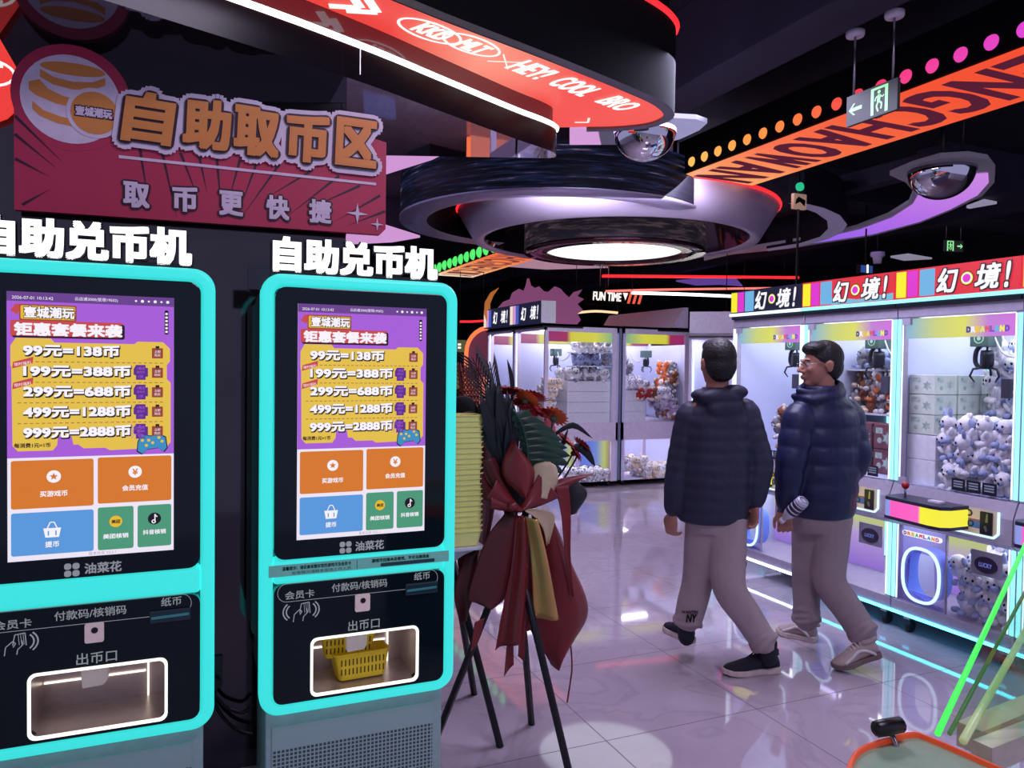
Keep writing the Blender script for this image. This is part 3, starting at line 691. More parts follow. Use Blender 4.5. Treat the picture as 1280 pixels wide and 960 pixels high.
slab('ceiling_panel', 'pink ceiling panel above the letters of the right kiosk', 'ceiling panel', ((440, 268), (483, 284), (525, 297), (490, 303), (430, 306)), 3.3, .03, PINK)
slab('ceiling_panel', 'pale pink ceiling panel under the far side of the light ring', 'ceiling panel', ((655, 322), (685, 322), (760, 335), (683, 337), (615, 332)), 3.4, .03, mat('pale pink panel', (214, 176, 192), .6, emit=(170, 130, 150), es=.9, sampled=False))

# ================================================================== ring chandelier
c0 = at_z(767, 318, 2.81); RC = (c0.x, c0.y)
t = thing('ceiling_ring', 'large silver ceiling ring with red rim, wrapped drum and round white light', 'ceiling feature', (c0.x, c0.y, 2.81))
R0 = .75
m_ = MB(); m_.lathe([(.001, .035), (R0, .035)], (0, 0, 0), 48); m_.build('round_light', glow('round white light', (238, 248, 252), 1.35, True), t)
m_ = MB(); m_.lathe([(R0, .035), (R0, .0), (1.0, .0), (1.0, .03), (R0+.02, .05)], (0, 0, 0), 56); m_.build('drum_base', mat('dark red mirror', (90, 56, 64), .08, .9), t)
def screen_mat(name, c1, c2, c3, sc):
    m = bpy.data.materials.new(name); m.use_nodes = True; nt = m.node_tree; b = nt.nodes['Principled BSDF']
    tc = nt.nodes.new('ShaderNodeTexCoord'); mp = nt.nodes.new('ShaderNodeMapping'); mp.inputs['Scale'].default_value = sc
    n = nt.nodes.new('ShaderNodeTexNoise'); n.inputs['Scale'].default_value = 3; n.inputs['Detail'].default_value = 6; n.inputs['Roughness'].default_value = .7
    r = nt.nodes.new('ShaderNodeValToRGB'); nt.links.new(tc.outputs['Object'], mp.inputs[0]); nt.links.new(mp.outputs[0], n.inputs['Vector']); nt.links.new(n.outputs['Fac'], r.inputs[0])
    e = r.color_ramp.elements; e[0].position = .48; e[0].color = lin(*c1); e[1].position = .82; e[1].color = lin(*c3); x = e.new(.62); x.color = lin(*c2)
    nt.links.new(r.outputs[0], b.inputs['Emission Color']); b.inputs['Emission Strength'].default_value = 1; b.inputs['Base Color'].default_value = (.01, .01, .015, 1); b.inputs['Roughness'].default_value = .35; b.inputs['Specular IOR Level'].default_value = .08
    m.cycles.emission_sampling = 'NONE'; return m
m_ = MB(); m_.lathe([(1.0, .03), (1.0, .50)], (0, 0, 0), 56); m_.build('drum_screen', screen_mat('drum video screen', (26, 22, 30), (70, 56, 62), (150, 100, 84), (1, 1, 9)), t)
RING = mat('satin ring metal', (206, 194, 218), .4, .25, vary=.04, scale=2)
m_ = MB(); m_.lathe([(1.46, .135), (1.56, .12), (1.75, .44), (1.72, .46), (1.44, .16), (1.46, .135)], (0, 0, 0), 64); m_.build('cone_ring', RING, t)
m_ = MB(); m_.tube([(1.75*math.cos(a), 1.75*math.sin(a), .455) for a in [2*math.pi*k/64 for k in range(64)]], .018, 6, closed=True); m_.build('red_rim_light', REDGLOW, t)
m_ = MB(); m_.lathe([(1.44, .14), (1.30, .60)], (0, 0, 0), 48); m_.build('inner_mirror_wall', mat('inner dark mirror', (110, 84, 92), .08, .9, vary=.1, scale=2), t)
m_ = MB(); m_.lathe([(1.0, .6), (1.44, .6)], (0, 0, 0), 48); m_.build('recess_top', MATTE, t)
m_ = MB()
for a in range(0, 360, 60): m_.tube([(1.35*math.cos(math.radians(a)), 1.35*math.sin(math.radians(a)), .55), (1.35*math.cos(math.radians(a)), 1.35*math.sin(math.radians(a)), 1.18)], .02, 6)
m_.build('suspension_rods', MATTE, t)
# outer arc with the curved screen
c1 = EYE+(at_z(690, 281, 3.15)-EYE)*.90
t = thing('curved_screen_arc', 'wide curved black video screen with silver underside in front of the light ring', 'video screen', (c1.x, c1.y, c1.z))
R1 = 1.53
m_ = MB(); m_.lathe([(R1, 0), (R1, .42)], (0, 0, 0), 60, a0=110, a1=300); m_.build('screen_face', screen_mat('curved video screen', (7, 8, 14), (26, 34, 66), (190, 150, 150), (.6, .6, 12)), t)
m_ = MB(); m_.lathe([(R1-.26, 0), (R1+.01, -.005), (R1+.01, .02)], (0, 0, 0), 60, a0=90, a1=301); m_.build('silver_underside', SILVER, t)
m_ = MB(); m_.lathe([(R1-.26, 0), (R1-.26, .42), (R1-.02, .42)], (0, 0, 0), 60, a0=90, a1=301); m_.build('inner_side', MATTE, t)
m_ = MB()
for a in (130, 200, 260, 295): m_.tube([((R1-.13)*math.cos(math.radians(a)), (R1-.13)*math.sin(math.radians(a)), .4), ((R1-.13)*math.cos(math.radians(a)), (R1-.13)*math.sin(math.radians(a)), .84)], .02, 6)
m_.build('suspension_rods', MATTE, t)

# ================================================================== lettered light beams
def beam(loc, length, label, stops, bulbs, text, tw, group='orange lettered ceiling beams'):
    # local: runs from y=0 towards -y ; width 0..0.84 along +x ; underside at z=0
    t = thing('light_beam', label, 'light beam', loc, 0, group)
    wd = .84
    MB().box(0, wd, -length, 0, .012, .30).build('beam_casing', MATTE, t, bevel=.006)
    g_ = gradient_glow('beam print '+label[:18], stops, 'Y', 1.0, True, (-length, 0))
    f = MB(); f.flat(dn([(.02, -length+.01), (wd-.02, -length+.01), (wd-.02, -.01), (.02, -.01)]), FZD, -.006); U_ = f.build('lit_underside', g_, t)
    TF = Frame((wd-.11, -.18, .004), (0, -1, 0), (-1, 0, 0))      # reads from the far side
    TF = Frame((.11, 0, .004), (0, 1, 0), (1, 0, 0))
    TF = Frame((.12, -length, .004), (0, 1, 0), (1, 0, 0))
    return t, U_, wd, length
def letters(U_, wd, length, text, m, x0=.13, y_start=.2, pitch=.3, lw=.24, flip=True):
    # each character stands across the beam; from below the word reads from the viewer's right to left, turned half round
    f = MB()
    for i, ch in enumerate(text):
        yc = -y_start-pitch*i
        fr_ = Frame((wd/2, yc, .003), (0, 1, 0), (1, 0, 0))
        f.text(ch, fr_, 0, 0, w=lw, h=wd-2*x0, d=0.001, center=True, bold=.022, dirs=8)
    f.build('beam_lettering', m, U_)
DKL = glow('dark beam lettering', (84, 30, 52), .9)
t, U_, wd, L_ = beam((3.97, 5.62, 3.25), 5.1, 'orange ceiling beam with dark capitals and bulbs above the claw machine row', [(0, (236, 60, 40)), (.55, (244, 84, 48)), (.8, (246, 112, 66)), (1, (250, 166, 96))], None, None, 0)
letters(U_, wd, L_, 'NAWOAHCGNECIY', DKL)
bc = [(250, 190, 96), (250, 186, 92), (250, 180, 88), (250, 172, 82), (250, 164, 78), (250, 154, 72), (248, 144, 68), (246, 132, 66), (244, 118, 62), (242, 104, 62), (240, 82, 66), (238, 60, 80), (236, 58, 104), (236, 60, 130), (232, 62, 150), (226, 62, 170), (220, 64, 186), (214, 66, 200), (210, 66, 206), (206, 68, 210), (200, 70, 214), (190, 74, 220), (180, 80, 224), (170, 84, 228)]
def bulb_row(t, cols, x, y0, step, z, s_=-1, r=.042):
    for i, c_ in enumerate(cols):
        b = MB(); M_ = Matrix.Rotation(math.radians(-90 if s_ < 0 else 90), 4, 'Y')
        b.lathe([(r*math.sin(math.radians(a)), r*.6*math.cos(math.radians(a))) for a in (0, 30, 60, 90)], (x, y0-step*i, z), 16, M=M_)
        b.build('bulb', glow('bulb %d %d %d' % c_, c_, 1.1), t)
bulb_row(t, bc, 0, -.02, .1765, .085)
t2, U2, wd2, L2 = beam((4.22, 13.9, 3.25), 4.6, 'far orange ceiling beam with green bulbs beyond the light ring', [(0, (240, 90, 60)), (.45, (244, 120, 70)), (.8, (248, 170, 110)), (1, (250, 226, 200))], None, None, 0)
letters(U2, wd2, L2, 'YICHENGCHAOWAN', glow('dim beam lettering', (120, 60, 56), .9), y_start=.3, pitch=.32)
bulb_row(t2, [(86, 236, 110)]*13, 0, -.2, .30, .10, r=.09)

# ================================================================== exit signs
EXG = glow('exit sign green', (150, 250, 160), 1.0); EXB = mat('exit sign dark face', (34, 34, 38), .5, spec=.2, emit=(30, 30, 32), es=1, sampled=False)
def exit_sign(loc, rz, label, left=True, drop=.55, w=.36, h=.17):
    t = thing('exit_sign', label, 'exit sign', loc, rz, 'hanging exit signs')
    MB().prism(rrect(-w/2, w/2, -h/2, h/2, .006), FR, -.02, 0).build('sign_panel', EXB, t, bevel=.002)
    for s_ in (-1, 1):
        rd = MB().tube([(s_*w*.38, .01, h/2), (s_*w*.38, .01, h/2+drop)], .006, 8).build('rod', STEEL, t)
        MB().lathe([(.001, 0), (.045, 0), (.05, .01), (.05, .03), (.001, .03)], (s_*w*.38, .01, h/2+drop-.03), 20).build('ceiling_rose', WHITE, rd)
    f = MB(); s_ = 1 if left else -1
    fx = .055*s_
    f.ring(rrect(fx-.055, fx+.055, -.072, .072, .002), rrect(fx-.036, fx+.036, -.072, .06, .002), FR, .001, .002)
    f.build('door_pictogram', EXG, t)
    r = MB(); r.flat(circle(fx-.002*s_, .044, .010, 12), FR, .002)
    for pl, wd in (([(0, .03), (-.006, -.005)], .02), ([(-.006, -.005), (-.018, -.03), (-.006, -.06)], .010), ([(-.004, -.005), (.016, -.02), (.012, -.05)], .010), ([(0, .028), (-.022, .018), (-.028, .0)], .007), ([(0, .028), (.02, .012), (.03, .02)], .007)):
        r.line([(fx+a*s_, b) for a, b in pl], wd, FR, .001, .002)
    r.build('runner_pictogram', EXG, t)
    a = MB(); ax = -.10*s_
    a.prism([(ax-.05*s_, 0), (ax-.018*s_, .032), (ax-.005*s_, .032), (ax-.028*s_, .010), (ax+.04*s_, .010), (ax+.04*s_, -.010), (ax-.028*s_, -.010), (ax-.005*s_, -.032), (ax-.018*s_, -.032)], FR, .001, .002)
    a.build('arrow', EXG, t)
    return t
pa, pb = Vector((3.59, 3.42, 0)), Vector((3.59, 3.06, 0))
p1 = at_x(1058, 137, 3.42); p2 = at_x(1122, 120, 3.42)
exit_sign((3.42, (p1.y+p2.y)/2, (p1.z+p2.z)/2), math.radians(-90), 'exit sign with an arrow to the left hanging under the orange beam', True, 3.46-(p1.z+p2.z)/2-.085, w=abs(p1.y-p2.y))
p1 = at_y(1178, 306, 7.6); p2 = at_y(1206, 307, 7.6)
exit_sign(((p1.x+p2.x)/2, 7.6, p1.z), math.radians(-12), 'small distant exit sign with an arrow to the right', False, .42, w=.32, h=.16)

# ================================================================== purple crescent panel and the other curved bands
PUR = gradient_glow('purple crescent print', [(0, (110, 96, 236)), (.25, (140, 92, 236)), (.6, (178, 108, 230)), (1, (210, 144, 226))], 'Y', 1.0, True, (3.2, -2.6))
outer = [(1112, 219), (1140, 207), (1175, 197), (1210, 195), (1234, 199), (1244, 212), (1243, 228), (1228, 245), (1190, 263), (1150, 279), (1090, 295), (1030, 304), (985, 311), (915, 318), (880, 326)]
inner = [(880, 322), (915, 314), (985, 303), (1030, 295), (1070, 285), (1110, 270), (1136, 254), (1142, 240), (1132, 228)]
ZP = 3.34
P = [at_z(x, y, ZP) for x, y in outer+inner]; c = sum(P, Vector())/len(P); c.z = ZP
t = thing('crescent_panel', 'purple glowing crescent ceiling panel with silver rim around the far half-dome', 'ceiling panel', c)
pl = [(q.x-c.x, q.y-c.y) for q in P]
MB().prism(dn(pl), FZD, -.04, 0).build('silver_rim', mat('silver rim grey', (176, 168, 186), .4, .2, emit=(70, 66, 80), es=.6, sampled=False), t)
for hx, hy in ((pl[3][0], pl[3][1]+.05), (pl[8][0], pl[8][1]+.05)): MB().tube([(hx, hy, .04), (hx, hy, 4.0-ZP)], .012, 6).build('hanger', BLACK, t)
inn = [(1146, 236), (1165, 226), (1190, 219), (1235, 216), (1236, 228), (1222, 244), (1188, 261.5), (1150, 277), (1090, 293), (1030, 302), (1000, 306), (1030, 297), (1074, 287), (1115, 272), (1141, 255), (1148, 243)]
P = [at_z(x, y, ZP-.004) for x, y in inn]; MB().flat(dn([(q.x-c.x, q.y-c.y) for q in P]), FZD, .006).build('lit_face', PUR, t)
outer = [(985, 254), (1005, 254), (1030, 260), (1050, 269), (1059, 281), (1053, 290), (1035, 299), (1000, 308), (960, 314), (958, 311), (1000, 304), (1025, 296), (1035, 286), (1034, 276), (1020, 266), (1000, 259)]
P = [at_z(x, y, 3.3) for x, y in outer]; c = sum(P, Vector())/len(P); c.z = 3.3
t = thing('curved_band', 'curved black ceiling band with lilac underside beneath the orange beam', 'ceiling feature', c); pl = [(q.x-c.x, q.y-c.y) for q in P]
MB().prism(dn(pl), FZD, -.42, -.004).build('black_side', mat('dark band side', (34, 32, 44), .6, spec=.2), t); MB().flat(dn(pl), FZD, .0).build('lilac_underside', mat('lilac underside', (150, 140, 168), .4, emit=(84, 76, 100), es=1, sampled=False), t)
p = at_z(997, 218, 3.45); q = at_z(997, 345, 3.45); 
pp = at_y(997, 300, 5.85); t = thing('hanging_pole', 'thin black pole carrying a small game picture board below the orange beam', 'pole', (pp.x, pp.y, 2.4))
MB().tube([(0, 0, 0), (0, 0, 1.598)], .012, 8).build('pole', BLACK, t)
z_ = at_y(997, 247, 5.8).z-2.4
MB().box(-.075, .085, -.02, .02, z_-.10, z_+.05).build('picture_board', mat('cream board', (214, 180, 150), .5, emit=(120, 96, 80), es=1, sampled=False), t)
MB().prism([(-.06, z_-.06), (.0, z_-.03), (.06, z_-.07), (.07, z_-.01), (-.02, z_+.02), (-.05, z_-.01)], FR, .021, .023).build('board_figure', MATTE, t)
MB().prism(circle(0, z_+.12, .042, 16), FR, .0, .03).build('green_lamp', glow('green lamp', (40, 190, 140), 1.0), t)

# ================================================================== far ceiling lights
def neon(px, Yd, r, m, label, name='neon_tube', cat='neon light', group=None):
    P = [at_y(x, y, Yd) for x, y in px]; c = P[0].copy()
    t = thing(name, label, cat, c, 0, group); MB().tube([q-c for q in catmull(P, 4)], r, 6).build('glass_tube', m, t)
    for e in (P[0], P[-1]): MB().tube([e-c, (e.x-c.x, e.y-c.y, 4.0-c.z-.002)], .006, 6).build('hanger', BLACK, t)
    return t
neon([(753, 345), (880, 346), (998, 347)], 9.6, .022, REDGLOW, 'long red neon tube above the distant machines')
neon([(757, 364), (830, 362), (980, 360)], 10.4, .018, glow('pink neon', (255, 120, 110), 1.4), 'pink neon tube just above the long white tube')
neon([(790, 366), (860, 368), (930, 371)], 10.0, .024, WGLOW, 'long white neon tube right of the FUN TIME sign')
neon([(884, 318), (915, 312), (950, 309), (966, 312)], 11.0, .02, REDGLOW, 'short red neon tube under the right side of the light ring')
neon([(720, 391), (745, 389), (772, 391)], 11.0, .02, glow('warm neon', (255, 200, 160), 1.4), 'warm neon tube under the FUN TIME sign')
neon([(575, 402), (590, 402), (604, 401)], 13.0, .02, REDGLOW, 'tiny red neon tube left of the moon cut-out')
slab('ceiling_panel', 'purple wing-shaped ceiling panel beneath the red neon tube', 'ceiling panel', ((845, 352), (890, 348), (920, 350), (928, 358), (900, 356), (870, 357)), 3.3, .03, glow('purple wing', (96, 66, 150), .9))
slab('ceiling_panel', 'pale ceiling lamp panel right of the small hanging screen', 'ceiling panel', ((1113, 322), (1135, 319), (1165, 324), (1130, 326)), 3.5, .03, mat('pale lamp panel', (190, 184, 204), .6, emit=(130, 126, 146), es=1, sampled=False))
slab('ceiling_panel', 'pale ceiling lamp panel behind the distant exit sign', 'ceiling panel', ((1208, 260), (1230, 252), (1246, 255), (1212, 261)), 3.5, .03, MATS['pale lamp panel'])
p = at_y(1084, 336, 7.0); t = thing('hanging_screen', 'small bluish screen hanging above the second claw machine sign', 'screen', p)
MB().box(-.12, .10, 0, .06, -.06, .05).build('screen_case', BLACK, t); MB().box(-.11, .09, -.004, 0, -.05, .04).build('screen_face', glow('blue screen', (44, 70, 140), 1), t); MB().box(-.01, .01, -.008, -.004, -.05, .05).build('screen_glare', WGLOW, t); MB().tube([(0, .03, .05), (0, .03, 4.0-p.z)], .012, 6).build('hanger', BLACK, t)
p = at_y(1097, 320, 7.4); t = thing('projector', 'small white projector under the ceiling near the purple crescent', 'projector', p)
MB().lathe([(.001, -.10), (.05, -.10), (.06, -.02), (.09, 0), (.09, .05), (.001, .05)], (0, 0, 0), 16).build('housing', WHITE, t); MB().tube([(0, 0, .05), (0, 0, .9)], .015, 6).build('mount', BLACK, t)
# FUN TIME sign
p = at_y(775, 372, 10.6); t = thing('fun_time_sign', 'black hanging sign reading FUN TIME with red slanted stripes', 'sign', p)
MB().box(-.62, .12, 0, .08, -.13, .10).build('sign_board', MATTE, t); MB().box(.12, .42, 0, .08, -.11, .13).build('stripe_board', MATTE, t)
e = MB(); e.text('FUN TIME', FR, -.5, -.06, w=.52, h=.13, d=.004, bold=.008, shear=.1); e.build('lettering', WL, t)
e = MB(); e.flat([(.05, .08), (.15, .08), (.10, -.04)], FR, .004); e.build('white_triangle', WL, t)
for k in range(3): MB().flat([(.13+k*.1, -.09), (.18+k*.1, -.09), (.24+k*.1, .11), (.19+k*.1, .11)], FR, .004).build('red_stripe', glow('stripe red', (240, 90, 66), 1), t)
for x in (-.35, -.2): MB().tube([(x, .04, .10), (x, .04, 4.0-p.z)], .008, 6).build('hanger', STEEL, t)

p = at_y(908, 400, 8.0); t = thing('hanging_banner', 'small orange-red vertical banner left of the first claw machine sign', 'banner', p)
MB().box(-.05, .05, 0, .02, -.13, .12).build('banner_board', mat('dark red banner', (90, 26, 24), .5, emit=(70, 16, 14), es=.7, sampled=False), t); e = MB(); e.ring(rrect(-.042, .042, -.12, .11, .004), rrect(-.034, .034, -.112, .102, .004), FR, .001, .002); e.build('banner_border', glow('banner orange', (220, 110, 60), .9), t)
for k in range(2): e = MB(); e.ring(rrect(-.024, .024, .018-.09*k, .07-.09*k, .003), rrect(-.016, .016, .026-.09*k, .062-.09*k, .002), FR, .001, .002); e.build('banner_print', MATS['banner orange'], t)
MB().tube([(0, .01, .12), (0, .01, 4.0-p.z)], .006, 6).build('hanger', BLACK, t)
# ================================================================== claw machines along the right
CY = glow('cyan tube', (150, 232, 255), 1.5, True); CYW = glow('white blue tube', (214, 232, 255), 1.7, True)
GREYL = mat('grey lilac metal', (176, 166, 186), .45, .1); GREYD = mat('dark header strip', (26, 28, 40), .4)
INNER = mat('pale interior board', (200, 204, 236), .6, vary=.03, scale=3)
PANEL_L = glow('interior ceiling lamp', (232, 238, 255), 5.0, True)
STR_Y = glow('sign yellow', (250, 238, 40), 1.0); STR_M = glow('sign magenta', (222, 54, 206), 1.0); STR_B = glow('sign sky blue', (110, 178, 226), 1.0)
SG_RED = glow('sign red', (226, 46, 60), 1.0); SG_NAVY = glow('sign navy', (24, 26, 52), 1.0); SG_SKY = glow('sign pale blue', (120, 186, 216), 1.0); SG_W = glow('sign white', (248, 246, 255), 1.05); SG_K = glow('sign ink', (34, 32, 46), 1.0)
BANNER = gradient_glow('dreamland banner', [(0, (120, 180, 220)), (.3, (206, 214, 120)), (.55, (226, 226, 90)), (.75, (196, 130, 214)), (1, (214, 110, 226))], 'X', .95, False, (-.34, .34))
PASTEL = gradient_glow('pastel lower board', [(0, (150, 170, 226)), (.4, (206, 190, 226)), (.7, (226, 220, 130)), (1, (220, 150, 206))], 'Z', .75, False, (.2, .64))
RINGL = glow('oval ring light', (196, 228, 255), 1.5, True)
def letters_sign(par, fr, x0, z0, h, d):
    """the two big characters with the round target between them"""
    for ch, xx, ww in (('幻', 0, .95), ('境', 1.75, 1.05), ('!', 3.0, .2)):
        k_ = MB(); w_ = MB(); k_.text(ch, fr, x0+h*xx, z0, w=h*ww, h=h, d=d, bold=h*.10, dirs=8, shear=.2, st=1e-4); w_.text(ch, fr, x0+h*xx, z0, w=h*ww, h=h, d=d+.002, bold=h*.035, dirs=8, shear=.2, st=1e-4)
        k_.build('sign_character_rim', SG_K, par); w_.build('sign_character', SG_W, par)
def claw_parts(t, cx, cy, zt, side=1):
    DK = mat('dark claw metal', (40, 42, 54), .35, .5)
    c = MB(); c.box(cx-.055, cx+.055, cy-.06, cy+.06, zt-.035, zt+.06); co = c.build('claw_carriage', mat('green carriage plate', (70, 96, 92), .5), t, bevel=.004)
    e = MB(); F_ = Frame((0, cy-.061, 0)); e.ring(circle(cx, zt+.012, .03, 16), circle(cx, zt+.012, .024, 16), F_, 0, .001); e.flat(circle(cx, zt+.012, .012, 12), F_, .001); e.build('target_logo', mat('pale target print', (150, 190, 170), .5, emit=(70, 90, 84), es=1, sampled=False), co)
    b = MB(); b.lathe([(.001, 0), (.032, 0), (.036, -.03), (.036, -.085), (.024, -.11), (.001, -.11)], (cx+.01, cy, zt-.055), 14); b.tube([(cx+.01, cy, zt-.03), (cx+.01, cy, zt-.06)], .006, 6); bo = b.build('claw_body', DK, t)
    for k in range(3):
        a = math.radians(90+120*k+20); dx, dy = math.cos(a), math.sin(a); o = Vector((cx+.01, cy, zt-.155))
        MB().tube([o+Vector((dx*.02, dy*.02, 0)), o+Vector((dx*.07, dy*.07, -.01)), o+Vector((dx*.085, dy*.085, -.05)), o+Vector((dx*.06, dy*.06, -.085))], [.008, .007, .007, .004], 6).build('claw_prong', DK, bo)
    h = MB(); h.tube(catmull([(cx-.03, cy, zt-.03), (cx-.055, cy, zt-.06), (cx-.06, cy, zt-.12), (cx-.035, cy, zt-.16)], 5), .013, 8); h.build('coil_hose', DK, bo)
    w = MB(); w.tube(catmull([(cx+.05, cy, zt+.02), (cx+.10, cy, zt-.07), (cx+.17, cy+.02, zt-.095), (cx+.26, cy+.05, zt-.05), (cx+.31, cy+.06, zt+.03)], 6), .006, 6); w.build('feed_cable', mat('white cable', (206, 206, 222), .4), t)
def claw_machine(loc, label, led, bg, far=False):
    t = thing('claw_machine', label, 'claw machine', loc, math.radians(-90), 'claw machines along the right wall')
    hw = .3675; dp = .85
    def put(mb, name, m, p=t, **k): return mb.build(name, m, p, **k)
    # plinth
    b = MB(); b.box(-hw, hw, 0, dp, .115, .19); put(b, 'plinth', GREYL, bevel=.004)
    b = MB(); b.box(-hw, hw, -.006, .004, .108, .124); put(b, 'floor_light_strip', glow('floor strip '+led.name, (70, 206, 255) if led is CY else (190, 214, 255), 8.0, True))
    for x in (-.29, .29):
        for y in (.06, .76):
            c = MB(); c.box(x-.022, x+.022, y-.02, y+.02, .075, .115); co = put(c, 'caster', STEEL)
            w = MB(); w.lathe([(.006, -.013), (.034, -.013), (.038, 0), (.034, .013), (.006, .013)], (x+.01, y, .038), 16, M=Matrix.Rotation(math.radians(90), 4, 'Y'), cap=True); put(w, 'wheel', mat('black rubber', (22, 22, 26), .6), co)
    # cabinet back, interior boards
    b = MB(); b.box(-hw, hw, dp-.03, dp, .19, 1.96); b.box(-hw+.002, hw-.002, .03, dp-.03, .84, .885); put(b, 'back_board', INNER)
    b = MB(); b.box(-hw+.02, hw-.02, dp-.034, dp-.03, .2, .64); put(b, 'lower_back_print', PASTEL)
    b = MB(); b.box(-.30, .30, .10, .74, 1.858, 1.868); put(b, 'interior_lamp', PANEL_L)
    b = MB(); b.box(-.30, .30, .08, .50, .825, .835); put(b, 'interior_lamp', PANEL_L)
    # rails of the gantry
    b = MB(); b.box(-hw+.03, hw-.03, .36, .385, 1.80, 1.825); b.box(-hw+.03, -hw+.05, .08, .80, 1.83, 1.85); b.box(hw-.05, hw-.03, .08, .80, 1.83, 1.85); put(b, 'gantry_rail', STEEL)
    # corner posts with light tubes
    for x in (-1, 1):
        for y in (.0, dp-.06):
            c = MB(); c.box(x*hw-(.038 if x > 0 else 0), x*hw+(.038 if x < 0 else 0), y+.006, y+.045, .19, 1.87); co = put(c, 'corner_post', GREYL)
            l = MB(); xx = x*(hw-.012)
            l.box(xx-.009, xx+.009, y-.004 if y < .1 else y-.002, y+.006, .2, .64); l.box(xx-.009, xx+.009, y-.004 if y < .1 else y-.002, y+.006, .90, 1.86); put(l, 'post_light_frame', led, co)
            if y < .1:
                l = MB(); xx = x*(hw-.034); l.box(xx-.003, xx+.003, y, y+.006, .2, .64); l.box(xx-.003, xx+.003, y, y+.006, .90, 1.86); put(l, 'thin_light_frame', CYW, co)
    # glass: front door, sides
    b = MB(); b.box(-hw+.04, hw-.04, .008, .014, .885, 1.87); g_ = put(b, 'door_glass', CLEAR)
    h = MB(); h.box(hw-.10, hw-.05, -.004, .016, 1.42, 1.52); ho = put(h, 'door_lock', mat('lock plate', (96, 96, 112), .3, .6), g_); k_ = MB(); k_.lathe([(.012, 0), (.012, .008), (.001, .008)], (hw-.075, -.004, 1.50), 12, M=Matrix.Rotation(math.radians(90), 4, 'X')); 
    for z in (.905, 1.845):
        c = MB(); c.box(-hw+.035, -hw+.085, -.004, .016, z-.02, z+.02); put(c, 'door_hinge', GREYL, g_)
    b = MB(); b.box(hw-.003, hw, .045, dp-.06, .885, 1.87); put(b, 'side_glass', CLEAR)
    b = MB(); b.box(-hw, -hw+.008, .045, dp-.03, .885, 1.87); b.box(-hw, -hw+.008, .045, dp-.03, .19, .64); put(b, 'partition_board', INNER)
    # inside of the door: colour banner
    b = MB(); b.flat([(-hw+.045, 1.745), (hw-.045, 1.745), (hw-.045, 1.862), (-hw+.045, 1.862)], Frame((0, .02, 0)), 0); bo = put(b, 'door_banner', BANNER)
    cols = [(70, 60, 150), (240, 240, 250), (240, 200, 60), (220, 230, 120), (220, 90, 120), (120, 90, 200), (90, 190, 230), (240, 240, 90), (110, 80, 190)]
    for i, ch in enumerate('DREAMLAND'):
        e = MB(); x = .065+i*.0265; e.text(ch, Frame((0, .018, 0)), x, 1.785, w=.021, h=.028, d=.001, center=True, bold=.003, dirs=8); put(e, 'banner_letter', glow('letter %d %d %d' % cols[i], cols[i], 1.0), bo)
    # top frame and lit header
    b = MB(); b.box(-hw, hw, 0, dp, 1.87, 1.93); put(b, 'top_frame', GREYL, bevel=.003)
    b = MB(); b.box(-hw, hw, -.02, dp, 1.93, 1.955); put(b, 'header_strip', GREYD)
    b = MB(); b.box(-hw, hw, -.045, .10, 1.955, 1.975); put(b, 'header_light', led)
    b = MB(); b.box(-hw, hw, -.03, .10, 1.975, 2.145); so = put(b, 'header_sign', bg[0])
    F_ = Frame((0, -.031, 0)); b = MB(); b.flat([(-.11, 1.98), (hw-.005, 1.98), (hw-.005, 2.02), (.1, 2.0), (-.11, 2.03)], F_, .001); put(b, 'splash_print', bg[1], so)
    for k, m_ in enumerate((STR_Y, STR_M, STR_B)):
        x = -hw+.012+(0, .075, .155)[k]; b = MB(); b.prism(rrect(x, x+(.062, .064, .092)[k], 1.985, 2.135, .003), F_, 0, .006); put(b, 'colour_stripe', m_, so)
    letters_sign(so, F_, -.09, 1.995, .128, .004)
    for m_, R, d in ((SG_K, .033, .004), (STR_Y, .029, .005), (SG_W, .024, .006), (STR_M, .019, .007)):
        e = MB(); e.flat(circle(.085, 2.06, R*1.2, 20), F_, d); put(e, 'target_ring_print', m_, so)
    # control section between the windows
    b = MB(); b.prism([(-.03, .64), (-.03, .80), (.02, .885), (.84, .885), (.84, .64)], Frame((-hw, 0, 0), (0, 1, 0), (0, 0, 1)), 0, 2*hw); 
    b = MB(); V = []
    prof = [(.0, .64), (-.035, .665), (-.035, .80), (.0, .885), (.05, .885), (.05, .64)]
    for x in (-hw, hw): V += [(x, y, z) for y, z in prof]
    n = len(prof); b.add(V, [tuple(range(n)), tuple(range(2*n-1, n-1, -1))]+[(i, n+i, n+(i+1) % n, (i+1) % n) for i in range(n)]); put(b, 'control_section', GREYL)
    # console with joystick
    out = [(-.275, 0), (-.275, -.13), (-.25, -.17), (.05, -.20), (.11, -.19), (.135, -.14), (.135, 0)]
    FZ = Frame((0, -.035, 0), (1, 0, 0), (0, 1, 0))
    b = MB(); b.prism([(x*1.01, y) for x, y in out], FZ, .815, .835); co = put(b, 'console_top', mat('dark console top', (40, 40, 62), .3), bevel=.004)
    b = MB(); b.prism(out, FZ, .725, .815); cf = put(b, 'console_front', gradient_glow('console front light', [(0, (130, 150, 220)), (.14, (140, 150, 226)), (.17, (250, 90, 190)), (.62, (250, 100, 196)), (.66, (250, 240, 50)), (1, (244, 236, 60))], 'X', 1.0, True, (-.28, .14)))
    b = MB(); b.prism([(x*1.015, y*1.01) for x, y in out], FZ, .708, .725); put(b, 'console_base', mat('dark console base', (50, 30, 70), .4))
    b = MB(); b.tube([(-.19, -.12, .835), (-.19, -.12, .885)], .007, 8); jo = put(b, 'joystick', STEEL, co); b = MB(); b.ell((-.19, -.12, .90), .021, 14, 10); put(b, 'red_ball', mat('red ball plastic', (170, 24, 36), .25), jo)
